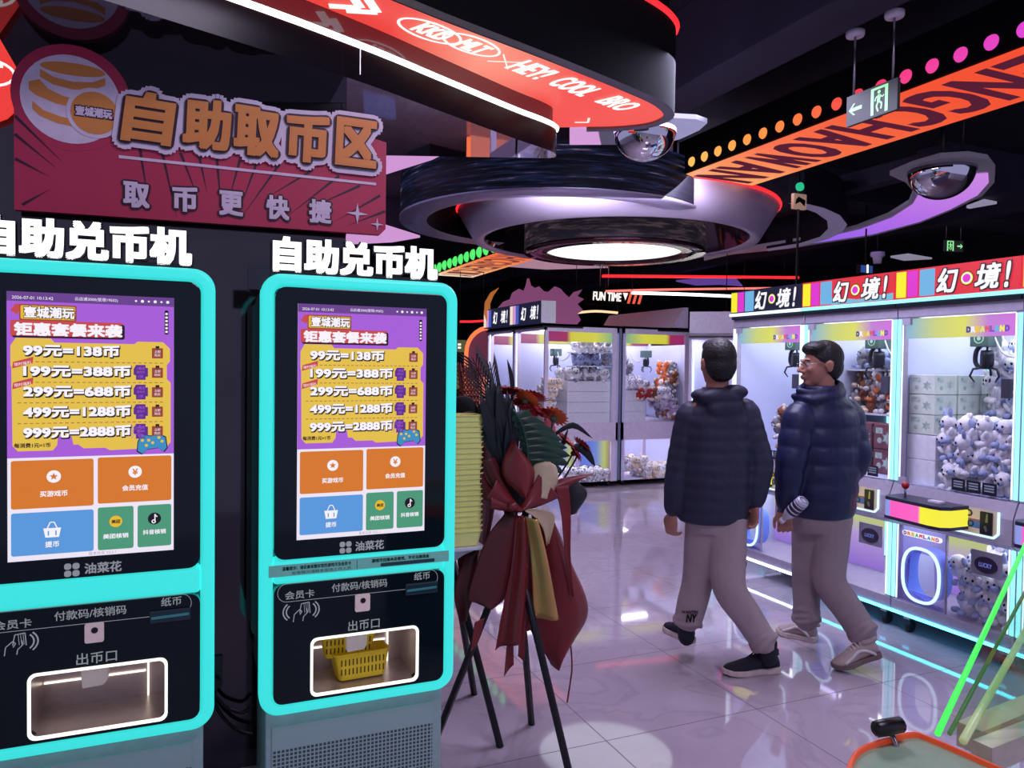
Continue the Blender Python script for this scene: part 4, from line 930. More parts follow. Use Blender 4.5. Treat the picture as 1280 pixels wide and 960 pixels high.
    b = MB(); b.prism(rrect(-.03, .05, -.15, -.10, .012), Frame((0, 0, 0), (1, 0, 0), (0, 1, 0)), .835, .845); put(b, 'start_button', WHITE, co)
    # coin panel
    F2 = Frame((0, -.036, 0)); b = MB(); cp = [(-.015, .83), (.30, .83), (.30, .715), (.275, .69), (.02, .69), (-.015, .72)]
    b.prism(cp, F2, 0, .004); po = put(b, 'coin_panel', mat('coin panel print', (190, 176, 150), .5, emit=(120, 110, 100), es=.8, sampled=False))
    b = MB(); b.line([(-.015, .83), (-.015, .72), (.02, .69), (.275, .69), (.30, .715), (.30, .83)], .010, F2, 0, .008); put(b, 'panel_light_line', RINGL, po)
    b = MB(); b.flat([(-.01, .765), (.21, .765), (.21, .725), (-.01, .725)], F2, .005); put(b, 'blue_print', glow('panel blue', (60, 96, 150), .8), po)
    b = MB(); b.flat([(-.01, .772), (.21, .772), (.21, .765), (-.01, .765)], F2, .005); put(b, 'red_print', glow('panel red', (170, 60, 60), .8), po)
    b = MB(); b.prism(rrect(-.005, .05, .77, .825, .006), F2, .004, .014); bo = put(b, 'screen_bezel', GREYL, po); b = MB(); b.prism(rrect(.002, .043, .777, .818, .003), F2, .0142, .016); put(b, 'small_screen', mat('small dark screen', (40, 26, 44), .2), bo)
    b = MB(); b.text('COINS', Frame((.085, -.036, .76), (0, 0, -1), (1, 0, 0)), 0, 0, w=.10, h=.028, d=.006, center=True, bold=.003, dirs=8, st=1e-4); put(b, 'coins_lettering', glow('panel yellow', (214, 206, 40), .8), po)
    for x, z in ((.14, .80), (.15, .745)):
        b = MB(); b.ring(circle(x, z, .018, 16), circle(x, z, .011, 16), F2, .004, .008); put(b, 'coin_slot_ring', BLACK, po)
    b = MB(); b.prism(rrect(.205, .27, .70, .82, .003), F2, .004, .012); ao = put(b, 'coin_acceptor', mat('acceptor black', (24, 26, 40), .35), po)
    b = MB(); b.prism([(.235, .765), (.25, .765), (.25, .812), (.24, .812)], F2, .012, .014); b2 = MB(); b2.prism([(.225, .74), (.24, .75), (.25, .725), (.24, .715)], F2, .012, .014); put(b, 'slot_highlight', STEEL, ao); put(b2, 'return_lever', STEEL, ao)
    # lower section: prize door with lit oval ring, and window
    b = MB(); b.ring(rrect(-hw+.045, -.025, .20, .635, .004), circle(-.172, .372, .118, 28, .150)[-7:]+circle(-.172, .372, .118, 28, .150)[:-7] if False else _oval_match(rrect(-hw+.045, -.025, .20, .635, .004, 6), -.172, .372, .112, .148), Frame((0, .012, 0)), 0, .006); put(b, 'prize_door', glass('tinted prize door', (228, 222, 244), .8, base=.10))
    b = MB(); b.tube([(x, -.002, z) for x, z in _ovalpts(-.172, .372, .118, .154, 36)], .009, 8, closed=True); put(b, 'oval_ring_light', RINGL)
    b = MB(); V = []; oo = _ovalpts(-.172, .372, .112, .148, 28)
    for y in (.0, .12): V += [(x, y, z) for x, z in oo]
    b.add(V, [(i, (i+1) % 28, 28+(i+1) % 28, 28+i) for i in range(28)], 0, True); put(b, 'prize_tunnel', mat('blue tunnel wall', (110, 140, 226), .4, emit=(50, 70, 150), es=.6, sampled=False))
    b = MB(); b.box(-hw+.05, -.03, .40, .41, .20, .63); put(b, 'prize_box_back', gradient_glow('prize back print', [(0, (150, 110, 220)), (.5, (190, 160, 226)), (.75, (200, 210, 120)), (1, (120, 170, 220))], 'Z', .8, False, (.2, .64)))
    b = MB(); b.prism(rrect(-.30, -.045, .585, .615, .015), Frame((0, .005, 0)), 0, .006); po = put(b, 'name_plate', SG_W)
    cols2 = [(110, 70, 180), (230, 120, 60), (220, 180, 40), (60, 170, 120), (220, 70, 90), (110, 80, 200), (60, 150, 220), (230, 150, 60), (200, 70, 160)]
    for i, ch in enumerate('DREAMLAND'):
        e = MB(); e.text(ch, Frame((0, -.001, 0)), -.28+i*.026, .60, w=.018, h=.018, d=.001, center=True, bold=.0025, dirs=8); put(e, 'plate_letter', glow('letter %d %d %d' % cols2[i], cols2[i], .95), po)
    b = MB(); b.box(-.02, hw-.04, .006, .012, .195, .64); put(b, 'window_glass', CLEAR)
    b = MB(); b.box(-.024, -.018, .004, .02, .195, .64); put(b, 'window_divider', GREYL)
    b = MB(); b.prism(rrect(.13, .30, .47, .60, .004), Frame((0, .004, 0)), 0, .006); po = put(b, 'speaker_plate', mat('grey speaker plate', (142, 138, 158), .45))
    b = MB(); b.prism(circle(.215, .53, .062, 24, .044), Frame((0, -.002, 0)), 0, .006); lo = put(b, 'speaker_oval', mat('dark speaker oval', (44, 30, 60), .3), po)
    e = MB(); e.text('LUCKY', Frame((0, -.0085, 0)), .215, .53, w=.07, h=.022, d=.001, center=True, bold=.001); put(e, 'lucky_lettering', glow('lucky lettering', (110, 120, 210), .8), lo)
    # price cards at the foot of the glass
    for k in range(3):
        b = MB(); x = .0+k*.088; b.prism(rrect(x, x+.078, .90, .965, .002), Frame((0, .007, 0)), 0, .002); bo = put(b, 'price_card', mat('dark price card', (30, 30, 46), .4))
        e = MB(); [e.flat(rrect(x+.012, x+.066, .918+q_*.014, .926+q_*.014, .001), Frame((0, .005, 0)), .001) for q_ in range(3)]; put(e, 'card_print', glow('card lettering', (120, 124, 160), .8), bo)
    claw_parts(t, -.06, .34, 1.735)
    return t
def _ovalpts(cx, cz, rx, rz, n):
    o = []
    for k in range(n):
        a = 2*math.pi*k/n; c, s_ = math.cos(a), math.sin(a); p = 2/2.6
        o.append((cx+rx*math.copysign(abs(c)**p, c), cz+rz*math.copysign(abs(s_)**p, s_)))
    return o
def _oval_match(outer, cx, cz, rx, rz):
    o = []
    for x, z in outer:
        a = math.atan2((z-cz)/rz, (x-cx)/rx); c, s_ = math.cos(a), math.sin(a); p = 2/2.6
        o.append((cx+rx*math.copysign(abs(c)**p, c), cz+rz*math.copysign(abs(s_)**p, s_)))
    return o
CM = []
for yc, lab, led, bg in ((4.357, 'claw machine with dark navy sign, farthest of the row along the right', CYW, (SG_NAVY, SG_NAVY)), (3.615, 'claw machine behind the man in the navy puffer jacket, orange plush inside', CY, (SG_RED, SG_SKY)), (2.873, 'claw machine full of white and blue plush, right of the two men', CY, (SG_RED, SG_RED)), (2.13, 'claw machine cut off by the right edge of the photo', CY, (SG_RED, SG_SKY))):
    CM.append(claw_machine((3.88, yc, 0), lab, led, bg))

# ================================================================== white claw machines in the middle
WPRINT = gradient_glow('white machine banner', [(0, (150, 40, 110)), (.3, (160, 40, 90)), (.36, (214, 206, 60)), (.7, (216, 214, 70)), (1, (90, 170, 150))], 'Y', .9, False, (.0, 1.05))
WLOW = gradient_glow('white machine lower print', [(0, (90, 120, 230)), (.3, (110, 140, 220)), (.6, (196, 206, 100)), (.8, (150, 130, 110)), (1, (80, 56, 130))], 'X', .75, False, (-.2, .5))
def white_machine(loc, rz, label, dp, wd=.98, sign=True):
    t = thing('white_claw_machine', label, 'claw machine', loc, rz, 'white claw machines in the middle of the hall')
    hw = wd/2; H_ = 2.08
    def put(mb, name, m, p=t, **k): return mb.build(name, m, p, **k)
    # frames of the two side faces and the front/back
    for s_ in (-1, 1):
        F_ = Frame((s_*hw, 0, 0), (0, s_, 0), (0, 0, 1)); x0, x1 = (0, dp) if s_ > 0 else (-dp, 0)
        b = MB(); th = .03
        for z0, z1, a0, a1 in ((.05, .07, .0, 0), (.60, .83, 0, 0), (1.985, H_, 0, 0)): b.prism([(x0, z0), (x1, z0), (x1, z1), (x0, z1)], F_, -th, 0)
        for a, b_ in ((x0, x0+.05), (x1-.09, x1)): b.prism([(a, .05), (b_, .05), (b_, H_), (a, H_)], F_, -th, -.0005)
        put(b, 'side_frame', LILAC)
        far_ = s_ == (-1 if rz < 0 else 1)
        g_ = MB(); g_.prism([(x0+.03, .83), (x1-.08, .83), (x1-.08, 1.985), (x0+.03, 1.985)], F_, -.02, -.015); put(g_, 'partition_board' if far_ else 'side_glass', INNER if far_ else CLEAR)
        g_ = MB(); g_.prism([(x0+.03, .07), (x1-.08, .07), (x1-.08, .60), (x0+.03, .60)], F_, -.02, -.015); put(g_, 'lower_side_glass', CLEAR)
        e = MB(); e.prism([(x0+.02, 1.86), (x1-.09, 1.86), (x1-.09, 1.985), (x0+.02, 1.985)], F_, -.028, -.024); put(e, 'side_banner', WPRINT)
        e = MB(); e.prism([(x0, 2.03), (x0+dp*.5, 2.03), (x0+dp*.5, 2.05), (x0, 2.05)] if s_ > 0 else [(x1-dp*.5, 2.03), (x1, 2.03), (x1, 2.05), (x1-dp*.5, 2.05)], F_, 0, .004); put(e, 'black_strip', GREYD)
    b = MB(); b.box(-hw, hw, dp-.03, dp, .05, H_); put(b, 'back_panel', INNER)
    b = MB(); b.box(-hw+.01, hw-.03, dp-.036, dp-.031, .08, .60); put(b, 'lower_print', WLOW)
    b = MB(); b.box(-hw, hw, 0, dp, .05, .07); b.box(-hw+.03, hw-.03, .03, dp-.03, .795, .825); put(b, 'floor_board', LILAC)
    b = MB(); b.box(-hw, hw, 0, dp, H_-.03, H_); put(b, 'roof_panel', LILAC)
    b = MB(); b.box(-hw, hw, 0, .03, .60, .86); b.box(-hw, hw, 0, .03, .05, .12); b.box(-hw, hw, 0, .03, 2.0, H_); put(b, 'front_frame', LILAC)
    b = MB(); b.box(-hw, hw, -.03, 0, 2.03, 2.05); put(b, 'front_black_strip', GREYD)
    b = MB(); b.box(-hw+.02, hw-.02, .008, .014, .86, 2.0); put(b, 'front_glass', CLEAR)
    b = MB(); b.box(-hw+.02, hw-.02, .008, .014, .12, .60); put(b, 'front_lower_glass', CLEAR)
    b = MB(); [b.box(x-.035, x+.035, .12, dp-.12, 2.03, 2.04) for x in (-.28, .28)]; put(b, 'interior_lamp', glow('white machine lamp', (236, 234, 255), 26, True))
    b = MB(); b.box(-hw+.06, hw-.06, dp*.5-.05, dp*.5+.05, .775, .785); put(b, 'interior_lamp', glow('white machine lower lamp', (236, 234, 255), 20, True))
    for x in (-1, 1):
        for y in (.02, dp-.06):
            if y > .1: xx = x*(hw-.06)
            else: xx = x*(hw-.02)
            b = MB(); b.box(xx-.010, xx+.010, y, y+.02, .86, 2.0); put(b, 'corner_tube', CYW)
    if rz > 0.1: b = MB(); b.box(-hw+.02, hw-.02, .05, .06, .86, 1.86); b.box(-hw+.02, hw-.02, .05, .06, .12, .58); put(b, 'added_bright_board', INNER)  # pale board added to brighten the dark view through these machines
    b = MB(); b.box(-.012, .012, dp-.05, dp-.035, .86, 2.0); put(b, 'centre_tube', CY)
    for x in (-.4, .4):
        for y in (.08, dp-.08):
            c = MB(); c.box(x-.022, x+.022, y-.02, y+.02, .035, .05); co = put(c, 'caster', STEEL); w = MB(); w.lathe([(.006, -.012), (.022, -.012), (.025, 0), (.022, .012), (.006, .012)], (x, y, .0255), 14, M=Matrix.Rotation(math.radians(90), 4, 'Y'), cap=True); put(w, 'wheel', MATS['black rubber'], co)
    if sign:
        b = MB(); b.box(-hw, hw, -.06, .14, 2.085, 2.36); so = put(b, 'header_sign', SG_NAVY); F_ = Frame((0, -.061, 0))
        e = MB(); e.box(hw, hw+.006, -.06, .14, 2.085, 2.36); put(e, 'sign_end', WHITE, so)
        for k, m_ in enumerate((glow('pale stripe', (240, 220, 200), 1), glow('pink stripe', (206, 150, 206), 1), glow('blue stripe', (70, 90, 190), 1))):
            b = MB(); x = -hw+.01+k*.1; b.prism(rrect(x, x+.08, 2.10, 2.345, .003), F_, 0, .006); put(b, 'colour_stripe', m_, so)
        letters_sign(so, F_, -.11, 2.14, .165, .004)
    else:
        b = MB(); b.prism([(.0, 2.085), (.0, 2.30), (.28, 2.22), (.28, 2.085)], Frame((-hw, 0, 0), (0, -1, 0), (0, 0, 1)), -2*hw, 0) if False else None
        m__ = MB(); V = [(x, y, z) for x in (-hw, hw) for y, z in ((.05, 2.085), (.05, 2.36), (.12, 2.36), (.30, 2.085))]; m__.add(V, [(0, 1, 2, 3), (7, 6, 5, 4), (0, 4, 5, 1), (1, 5, 6, 2), (2, 6, 7, 3), (3, 7, 4, 0)]); put(m__, 'header_sign', LILAC)
    claw_parts(t, -.05, .42, 1.72)
    return t
WA = white_machine((4.02, 8.91, 0), math.radians(-90), 'white claw machine with a yellow side banner, nearest of the middle pair behind the flowers', 1.06)
WB = white_machine((4.02, 9.90, 0), math.radians(-90), 'white claw machine directly behind the one nearest the flowers', 1.06)
WC = white_machine((6.20, 8.91, 0), math.radians(90), 'white claw machine with red-and-lilac plush, left of the man in the hooded jacket', 1.06, sign=False)
WD = white_machine((6.20, 9.90, 0), math.radians(90), 'white claw machine behind the one with red-and-lilac plush', 1.06, sign=False)
WE = white_machine((5.79, 7.3, 0), math.radians(-36), 'white claw machine mostly hidden behind the man in the hooded jacket', .8, wd=.70, sign=False)
WE.scale = (1, 1, .945)
# ================================================================== prizes inside the machines
EYE_ = mat('plush eye black', (16, 16, 20), .25)
def plush_mesh(body, accent, ears='round', seed=0):
    """a seated plush: belly, head, muzzle, ears, arms, feet, eyes"""
    b = MB(); r = random.Random(seed)
    b.ell((0, 0, .038), (.036, .032, .040), 10, 7); b.ell((0, -.006, .094), (.037, .034, .033), 10, 7)
    b.ell((0, -.034, .086), (.016, .012, .012), 8, 6, mi=1); b.ell((0, -.045, .089), (.005, .004, .004), 6, 4, mi=2)
    for s_ in (-1, 1):
        if ears == 'long': b.ell((s_*.024, .0, .135), (.011, .009, .030), 8, 6, mi=1, M=Matrix.Rotation(s_*.3, 3, 'Y'))
        elif ears == 'flop': b.ell((s_*.040, -.004, .086), (.011, .014, .028), 8, 6, mi=1)
        else: b.ell((s_*.026, .0, .122), (.014, .010, .014), 8, 6, mi=1)
        b.ell((s_*.037, -.018, .052), (.012, .012, .024), 8, 6, M=Matrix.Rotation(s_*.6, 3, 'Y')); b.ell((s_*.024, -.038, .014), (.015, .020, .014), 8, 6, mi=1)
        b.ell((s_*.014, -.036, .102), (.0055, .004, .0065), 6, 5, mi=2)
    b.ell((0, .034, .018), (.010, .012, .010), 6, 5, mi=1)
    me = bpy.data.meshes.new('plush'); me.from_pydata(b.v, [], b.f)
    for m in (body, accent, EYE_): me.materials.append(m)
    me.polygons.foreach_set('material_index', b.m); me.polygons.foreach_set('use_smooth', [True]*len(b.f)); me.update()
    return me
def fab(n, c): return mat('plush '+n, c, .95, spec=.1, vary=.10, scale=60, bump=.3)
PW, PB, PG, PO, PN, PP, PC = fab('white', (232, 230, 238)), fab('pale blue', (160, 172, 214)), fab('grey', (140, 136, 146)), fab('orange', (222, 122, 72)), fab('brown', (140, 84, 62)), fab('lilac', (200, 176, 212)), fab('cream', (236, 214, 190))
PR, PY = fab('red', (178, 52, 56)), fab('yellow', (230, 200, 90))
KIND = dict(wb=[plush_mesh(PW, PB, 'long', 1), plush_mesh(PW, PB, 'flop', 2), plush_mesh(PW, PW, 'round', 3)], bw=[plush_mesh(PB, PW, 'round', 9), plush_mesh(PW, PB, 'round', 8)], og=[plush_mesh(PG, PW, 'round', 4), plush_mesh(PO, PW, 'round', 5), plush_mesh(PW, PO, 'flop', 6), plush_mesh(PN, PC, 'round', 14)],
            lr=[plush_mesh(PP, PW, 'long', 7), plush_mesh(PW, PP, 'flop', 8)], rc=[plush_mesh(PR, PC, 'round', 10), plush_mesh(PN, PC, 'round', 11)], cr=[plush_mesh(PC, PW, 'flop', 12), plush_mesh(PW, PC, 'round', 13)], wg=[plush_mesh(PW, PG, 'round', 15), plush_mesh(PW, PW, 'flop', 16)], gk=[plush_mesh(PG, PB, 'round', 17), plush_mesh(PB, PG, 'round', 18)])
rp = random.Random(5)
tot_ = [0]
def place(kind, m, x, y, z, label, group, sc=1.0, upright=.35, face=0):
    """x,y,z in the machine's own axes"""
    me = rp.choice(KIND[kind]); o = bpy.data.objects.new('plush_toy', me); COL.objects.link(o)
    o.location = m.matrix_basis @ Vector((x, y, z)); o.scale = (sc,)*3
    rz = m.rotation_euler.z
    o.rotation_euler = (rp.uniform(-upright, upright), rp.uniform(-upright, upright), rz+face+rp.uniform(-.5, .5))
    return tag(o, label, 'plush toy', group)
def heap(kind, m, x0, x1, y0, y1, z0, ztop, label, group, step=.085, sc=1.0, face=0, jit=.012, zs=.078):
    """layers resting on one another, only as high as ztop(x, y) allows"""
    nx = max(1, round((x1-x0)/step)); ny = max(1, round((y1-y0)/step)); k = 0; z = z0
    while z < z0+1.2:
        n = 0
        for i in range(nx):
            for j in range(ny):
                x = x0+(i+.5+(.25 if k % 2 else -.0))*(x1-x0)/nx; y = y0+(j+.5)*(y1-y0)/ny
                if x > x1-.02: continue
                if z <= ztop(x, y):
                    # hidden inside the heap: leave out
                    if j > 0 and z+zs*1.05 <= ztop(x, y-(y1-y0)/ny) and z+zs*1.05 <= ztop(x, y): continue
                    place(kind, m, x+rp.uniform(-jit, jit), y+rp.uniform(-jit, jit), z, label, group, sc, face=face); n += 1
        tot_[0] += n
        if not n: break
        z += zs; k += 1
M1, M2, M3, M4 = CM[0], CM[1], CM[2], CM[3]
FL = .886
L3 = 'white-and-blue plush toy heaped behind the glass of the machine right of the men'
heap('wb', M3, -.13, .34, .06, .40, FL, lambda x, y: 1.13+.25*y+.12*x, L3, 'white and blue plush heap', step=.10, zs=.088, sc=1.25, face=-.5)
heap('wb', M3, -.15, .12, .44, .66, FL, lambda x, y: 1.60, 'white plush toy in the tall column behind the plush heap right of the men', 'white and blue plush column', step=.11, zs=.10, sc=1.35, face=-.5)
heap('wb', M3, -.02, .32, .06, .34, .196, lambda x, y: .42+.2*y, 'white plush toy piled in the lower window beside the nearest oval prize door', 'plush in the nearest lower window', step=.105, zs=.09, sc=1.3, face=-.3)
# gift boxes along the partition of the third machine
CARD = mat('pale green gift box card', (212, 224, 212), .6, vary=.12, scale=14); CARDL = mat('gift box print', (172, 192, 184), .6, vary=.3, scale=40)
FOAM = mat('white foam block', (232, 232, 242), .7)
def gift(m, x, y, z, w, d, h, label, group, mm=CARD, name='gift_box', cat='box', art=True):
    t = thing(name, label, cat, m.matrix_basis @ Vector((x, y, z)), m.rotation_euler.z, group)
    MB().box(-w/2, w/2, -d/2, d/2, 0, h).build('carton', mm, t, bevel=.003)
    if art:
        b = MB(); F5 = Frame((0, -d/2-.0004, 0)); b.flat(rrect(-w*.40, -w*.05, h*.62, h*.86, .004), F5, .0006); b.flat(star(w*.2, h*.45, h*.28, h*.15, 6), F5, .0006); b.flat(circle(-w*.2, h*.34, h*.12, 10), F5, .0006); b.build('carton_print', CARDL, t)
        b = MB(); F5 = Frame((w/2+.0004, 0, 0), (0, 1, 0)); b.flat(rrect(-d*.42, -d*.12, h*.62, h*.86, .004), F5, .0006); b.flat(star(d*.16, h*.5, h*.26, h*.14, 6), F5, .0006); b.flat(circle(-d*.22, h*.34, h*.12, 10), F5, .0006); b.build('carton_print', CARDL, t)
    return t
for r_ in range(3):
    gift(M3, -.26, .18+r_*.2, FL, .19, .19, .145, 'white foam block at the bottom of the box wall beside the plush heap', 'white foam blocks', FOAM, 'foam_block', 'block', False)
    gift(M3, -.26, .18+r_*.2, FL+.147, .19, .19, .145, 'white foam block in the second layer under the gift boxes', 'white foam blocks, second layer', FOAM, 'foam_block', 'block', False)
    for q in range(3):
        gift(M3, -.265, .18+r_*.2, FL+.296+q*.118, .17, .185, .115, 'pale green printed gift box stacked on white foam blocks beside the plush', 'pale green gift boxes')
# second machine: orange and grey plush on a shelf, boxed toys below
def shelf(m, z, x0=-.36, x1=.36, y0=.38, y1=.815, nm='glass_shelf'):
    MB().box(x0, x1, y0, y1, z, z+.012).build(nm, mat('white shelf board', (222, 220, 234), .4), m)
shelf(M2, 1.25); shelf(M2, 1.55)
heap('og', M2, -.34, .16, .40, .80, 1.263, lambda x, y: 1.44, 'orange or grey plush toy on the middle shelf behind the man in the puffer jacket', 'plush on the middle shelf', step=.10, sc=1.15, face=-.6)
heap('gk', M2, -.34, .16, .40, .80, 1.563, lambda x, y: 1.60, 'grey plush toy on the top shelf behind the man in the puffer jacket', 'plush on the top shelf', step=.11, sc=1.15, face=-.6)
TOYB = mat('maroon toy box', (120, 74, 84), .5, vary=.25, scale=18)
for q in range(2):
    for r_ in range(4): gift(M2, -.24+r_*.17, .30+.0*q, FL+q*.162, .15, .15, .158, 'maroon boxed toy stacked behind the man in the navy puffer', 'maroon boxed toys', TOYB)
# first machine: small heap of orange and white plush
heap('og', M1, .0, .34, .06, .50, FL+.0, lambda x, y: 1.10+.5*x, 'orange-and-white plush toy heaped between the two men in the farthest machine', 'plush heap between the men', step=.105, zs=.085, sc=1.2, face=-.5)
# white machines
LA = 'white plush toy on the upper ledge behind the yellow bannered glass'
def wheap(kind, m, a, label, group, **k): heap(kind, m, *a, label=label, group=group, **k)
# machine A: near end is local +x; looking in through that end. y runs 0 (left) .. 1.06 (right)
for k in range(4):
    gift(WA, .13, .66, .826+k*.135, .60, .62, .132, 'flat white box in the stack of four behind the yellow bannered glass', 'flat white boxes', FOAM, 'flat_box', 'box', False)
heap('wg', WA, .05, .44, .36, .96, 1.367, lambda x, y: 1.40, 'white plush toy in the row on top of the flat white boxes', 'plush on the flat boxes', step=.12, sc=1.4, face=1.5)
for z, kd in ((1.56, 'gk'), (1.74, 'wg')):
    MB().box(.12, .46, .50, 1.02, z-.014, z-.002).build('wire_shelf', MATS['white shelf board'], WA)
    heap(kd, WA, .14, .44, .52, 1.0, z, lambda x, y: z+.01, {'gk': 'grey plush toy on the lower wire shelf above the flat boxes', 'wg': 'white plush toy on the top wire shelf above the flat boxes'}[kd], kd+' plush wire shelf row', step=.12, sc=1.3, face=1.5)
heap('cr', WA, .0, .44, .06, .34, .826, lambda x, y: 1.18+.2*x, 'white-and-cream plush toy in the heap left of the flat white boxes', 'plush heap beside the flat boxes', step=.12, zs=.10, sc=1.4, face=1.2)
heap('cr', WA, -.42, -.10, .40, .7, .826, lambda x, y: 1.20, 'cream plush toy heaped at the far side of the machine behind the flowers', 'far cream plush heap', step=.15, zs=.13, sc=1.8, face=-.3)
heap('wg', WA, .05, .46, .45, .98, .071, lambda x, y: .11+.10*(1-y), 'white plush toy in the lower window of the machine behind the flowers', 'white plush in the lower window', step=.115, zs=.09, sc=1.3, face=1.5)
# machine C: near end is local -x ; y runs 0 (right) .. 1.06 (left)
for k in range(3):
    w_ = (.36, .36, .30)[k]; gift(WC, -.18, (.84, .84, .87)[k], .826+k*.14, .5, w_, .138, 'white step block in the stack at the left of the machine with lilac plush', 'white step blocks', FOAM, 'step_block', 'block', False)
heap('lr', WC, -.46, -.02, .66, 1.0, 1.25, lambda x, y: 1.30, 'lilac plush toy on top of the white step blocks', 'lilac plush on the step blocks', step=.11, sc=1.2, face=-1.5)
heap('lr', WC, -.46, -.02, .12, .66, .90, lambda x, y: .96+.5*y, 'lilac plush toy sloping down beside the white step blocks', 'lilac plush slope', step=.14, zs=.1, sc=1.5, face=-1.5)
heap('og', WC, -.40, -.02, .08, .30, .85, lambda x, y: 1.55, 'orange plush toy in the tall heap at the right of the lilac plush', 'orange plush beside the lilac plush', step=.15, zs=.12, sc=1.5, face=-1.5)
heap('rc', WC, -.47, -.36, .46, .84, 1.13, lambda x, y: 1.16, 'red plush toy in the diagonal row in front of the lilac plush', 'red plush row', step=.11, sc=1.25, face=-1.5)
heap('cr', WC, -.46, -.05, .12, .98, .071, lambda x, y: .13+.08*y, 'cream plush toy piled in the lower window left of the man in the hooded jacket', 'cream plush in the lower window', step=.14, zs=.10, sc=1.5, face=-1.5)
heap('og', WC, -.2, .3, .7, 1.0, 1.44, lambda x, y: 1.62, 'orange plush toy at the back above the lilac plush', 'orange plush at the back', step=.14, zs=.11, sc=1.4, face=-1.5)
heap('lr', WE, -.3, .3, .2, .7, .84, lambda x, y: .9, 'lilac plush toy in the machine behind the man in the hooded jacket', 'plush behind the hooded jacket', step=.15, zs=.1, sc=1.4)

print('PLUSH', tot_)
# ================================================================== people
def loft(mb, rings, n=20, sub=4, cap=True, mi=0):
    """rings: (centre, side vector, front vector); superellipse-free smooth loft with closed rounded ends"""
    C_ = catmull([r[0] for r in rings], sub); A_ = catmull([r[1] for r in rings], sub); B_ = catmull([r[2] for r in rings], sub)
    return loft_raw(mb, list(zip(C_, A_, B_)), n, cap, mi)
def loft_raw(mb, R_, n=20, cap=True, mi=0):
    V = []; F = []
    for c, a, b in R_:
        for k in range(n):
            t = 2*math.pi*k/n; V.append(c+a*math.cos(t)+b*math.sin(t))
    m = len(R_)
    for i in range(m-1):
        for k in range(n): F.append((i*n+k, i*n+(k+1) % n, (i+1)*n+(k+1) % n, (i+1)*n+k))
    if cap:
        F.append(tuple(range(n-1, -1, -1))); F.append(tuple((m-1)*n+k for k in range(n)))
    return mb.add(V, F, mi, True)
def limb(mb, pts, rad, flat=1.0, n=14, sub=4, side=None, ribs=0, depth=0.0):
    """tapering round limb through joints; ribs adds quilted rolls along it"""
    P = catmull(pts, sub); R_ = [v.x for v in catmull([(r, 0, 0) for r in rad], sub)]
    out = []; ref = Vector(side) if side else None; L = [0]
    for a, b in zip(P, P[1:]): L.append(L[-1]+(b-a).length)
    for i, p in enumerate(P):
        t = (P[min(i+1, len(P)-1)]-P[max(i-1, 0)]).normalized()
        if ref is None: ref = t.orthogonal()
        a = (ref-t*ref.dot(t)).normalized(); b = t.cross(a); ref = a
        r = R_[i]
        if ribs: r *= 1+depth*(abs(math.sin(math.pi*ribs*L[i]/L[-1]))**.6-.6)
        out.append((p, a*r, b*r*flat))
    # rounded ends
    s0, e0 = out[0], out[-1]
    ts = (P[0]-P[1]).normalized(); te = (P[-1]-P[-2]).normalized()
    pre = [(s0[0]+ts*s0[1].length*q, s0[1]*w, s0[2]*w) for q, w in ((.8, .35), (.5, .75))]
    post = [(e0[0]+te*e0[1].length*q, e0[1]*w, e0[2]*w) for q, w in ((.5, .75), (.8, .35))]
    return loft_raw(mb, pre+out+post, n)
def voxel(o, size, smooth=3, fac=.5):
    r = o.modifiers.new('remesh', 'REMESH'); r.mode = 'VOXEL'; r.voxel_size = size; r.use_smooth_shade = True
    if smooth: s_ = o.modifiers.new('smooth', 'SMOOTH'); s_.factor = fac; s_.iterations = smooth
    return o
def hand(mb, wrist, d, palm, thumb, curl=25, size=1.0, spread=.12):
    """palm and five separate fingers; d = towards the fingers, palm = palm normal, thumb = side of the thumb"""
    d = Vector(d).normalized(); palm = Vector(palm); palm = (palm-d*palm.dot(d)).normalized(); th = d.cross(palm)
    if th.dot(Vector(thumb)) < 0: th = -th
    w = Vector(wrist); s = size
    loft(mb, [(w-d*.02*s, th*.024*s, palm*.019*s), (w+d*.02*s, th*.030*s, palm*.017*s), (w+d*.06*s, th*.041*s, palm*.015*s), (w+d*.092*s, th*.041*s, palm*.012*s), (w+d*.102*s, th*.034*s, palm*.008*s)], 14, 3)
    mb.ell(w+d*.035*s+th*.024*s+palm*.008*s, .019*s, 10, 8)
    for i, (off, ln) in enumerate(((.031, .072), (.0105, .080), (-.0105, .075), (-.031, .060))):
        p = w+d*.092*s+th*off*s; a = 0; pts = [p-d*.012*s, p]; dd = (d+th*spread*off/.031).normalized()
        for k, fr_ in enumerate((.42, .32, .26)):
            a += math.radians(curl*(.8, 1.1, .8)[k]*(1+.12*i)); v = dd*math.cos(a)+palm*math.sin(a); p = p+v*ln*fr_*s; pts.append(p)
        limb(mb, pts, [.0095*s, .0092*s, .0085*s, .0078*s, .0066*s], n=8, sub=3)
    p = w+d*.03*s+th*.030*s; pts = [p-th*.012*s, p]
    for v, ln in (((d*.75+th*.6+palm*.25), .036), ((d*.95+th*.15+palm*.35), .030), ((d*.95-th*.05+palm*.4), .024)):
        p = p+v.normalized()*ln*s; pts.append(p)
    limb(mb, pts, [.013*s, .0125*s, .0108*s, .0095*s, .0075*s], n=8, sub=3)
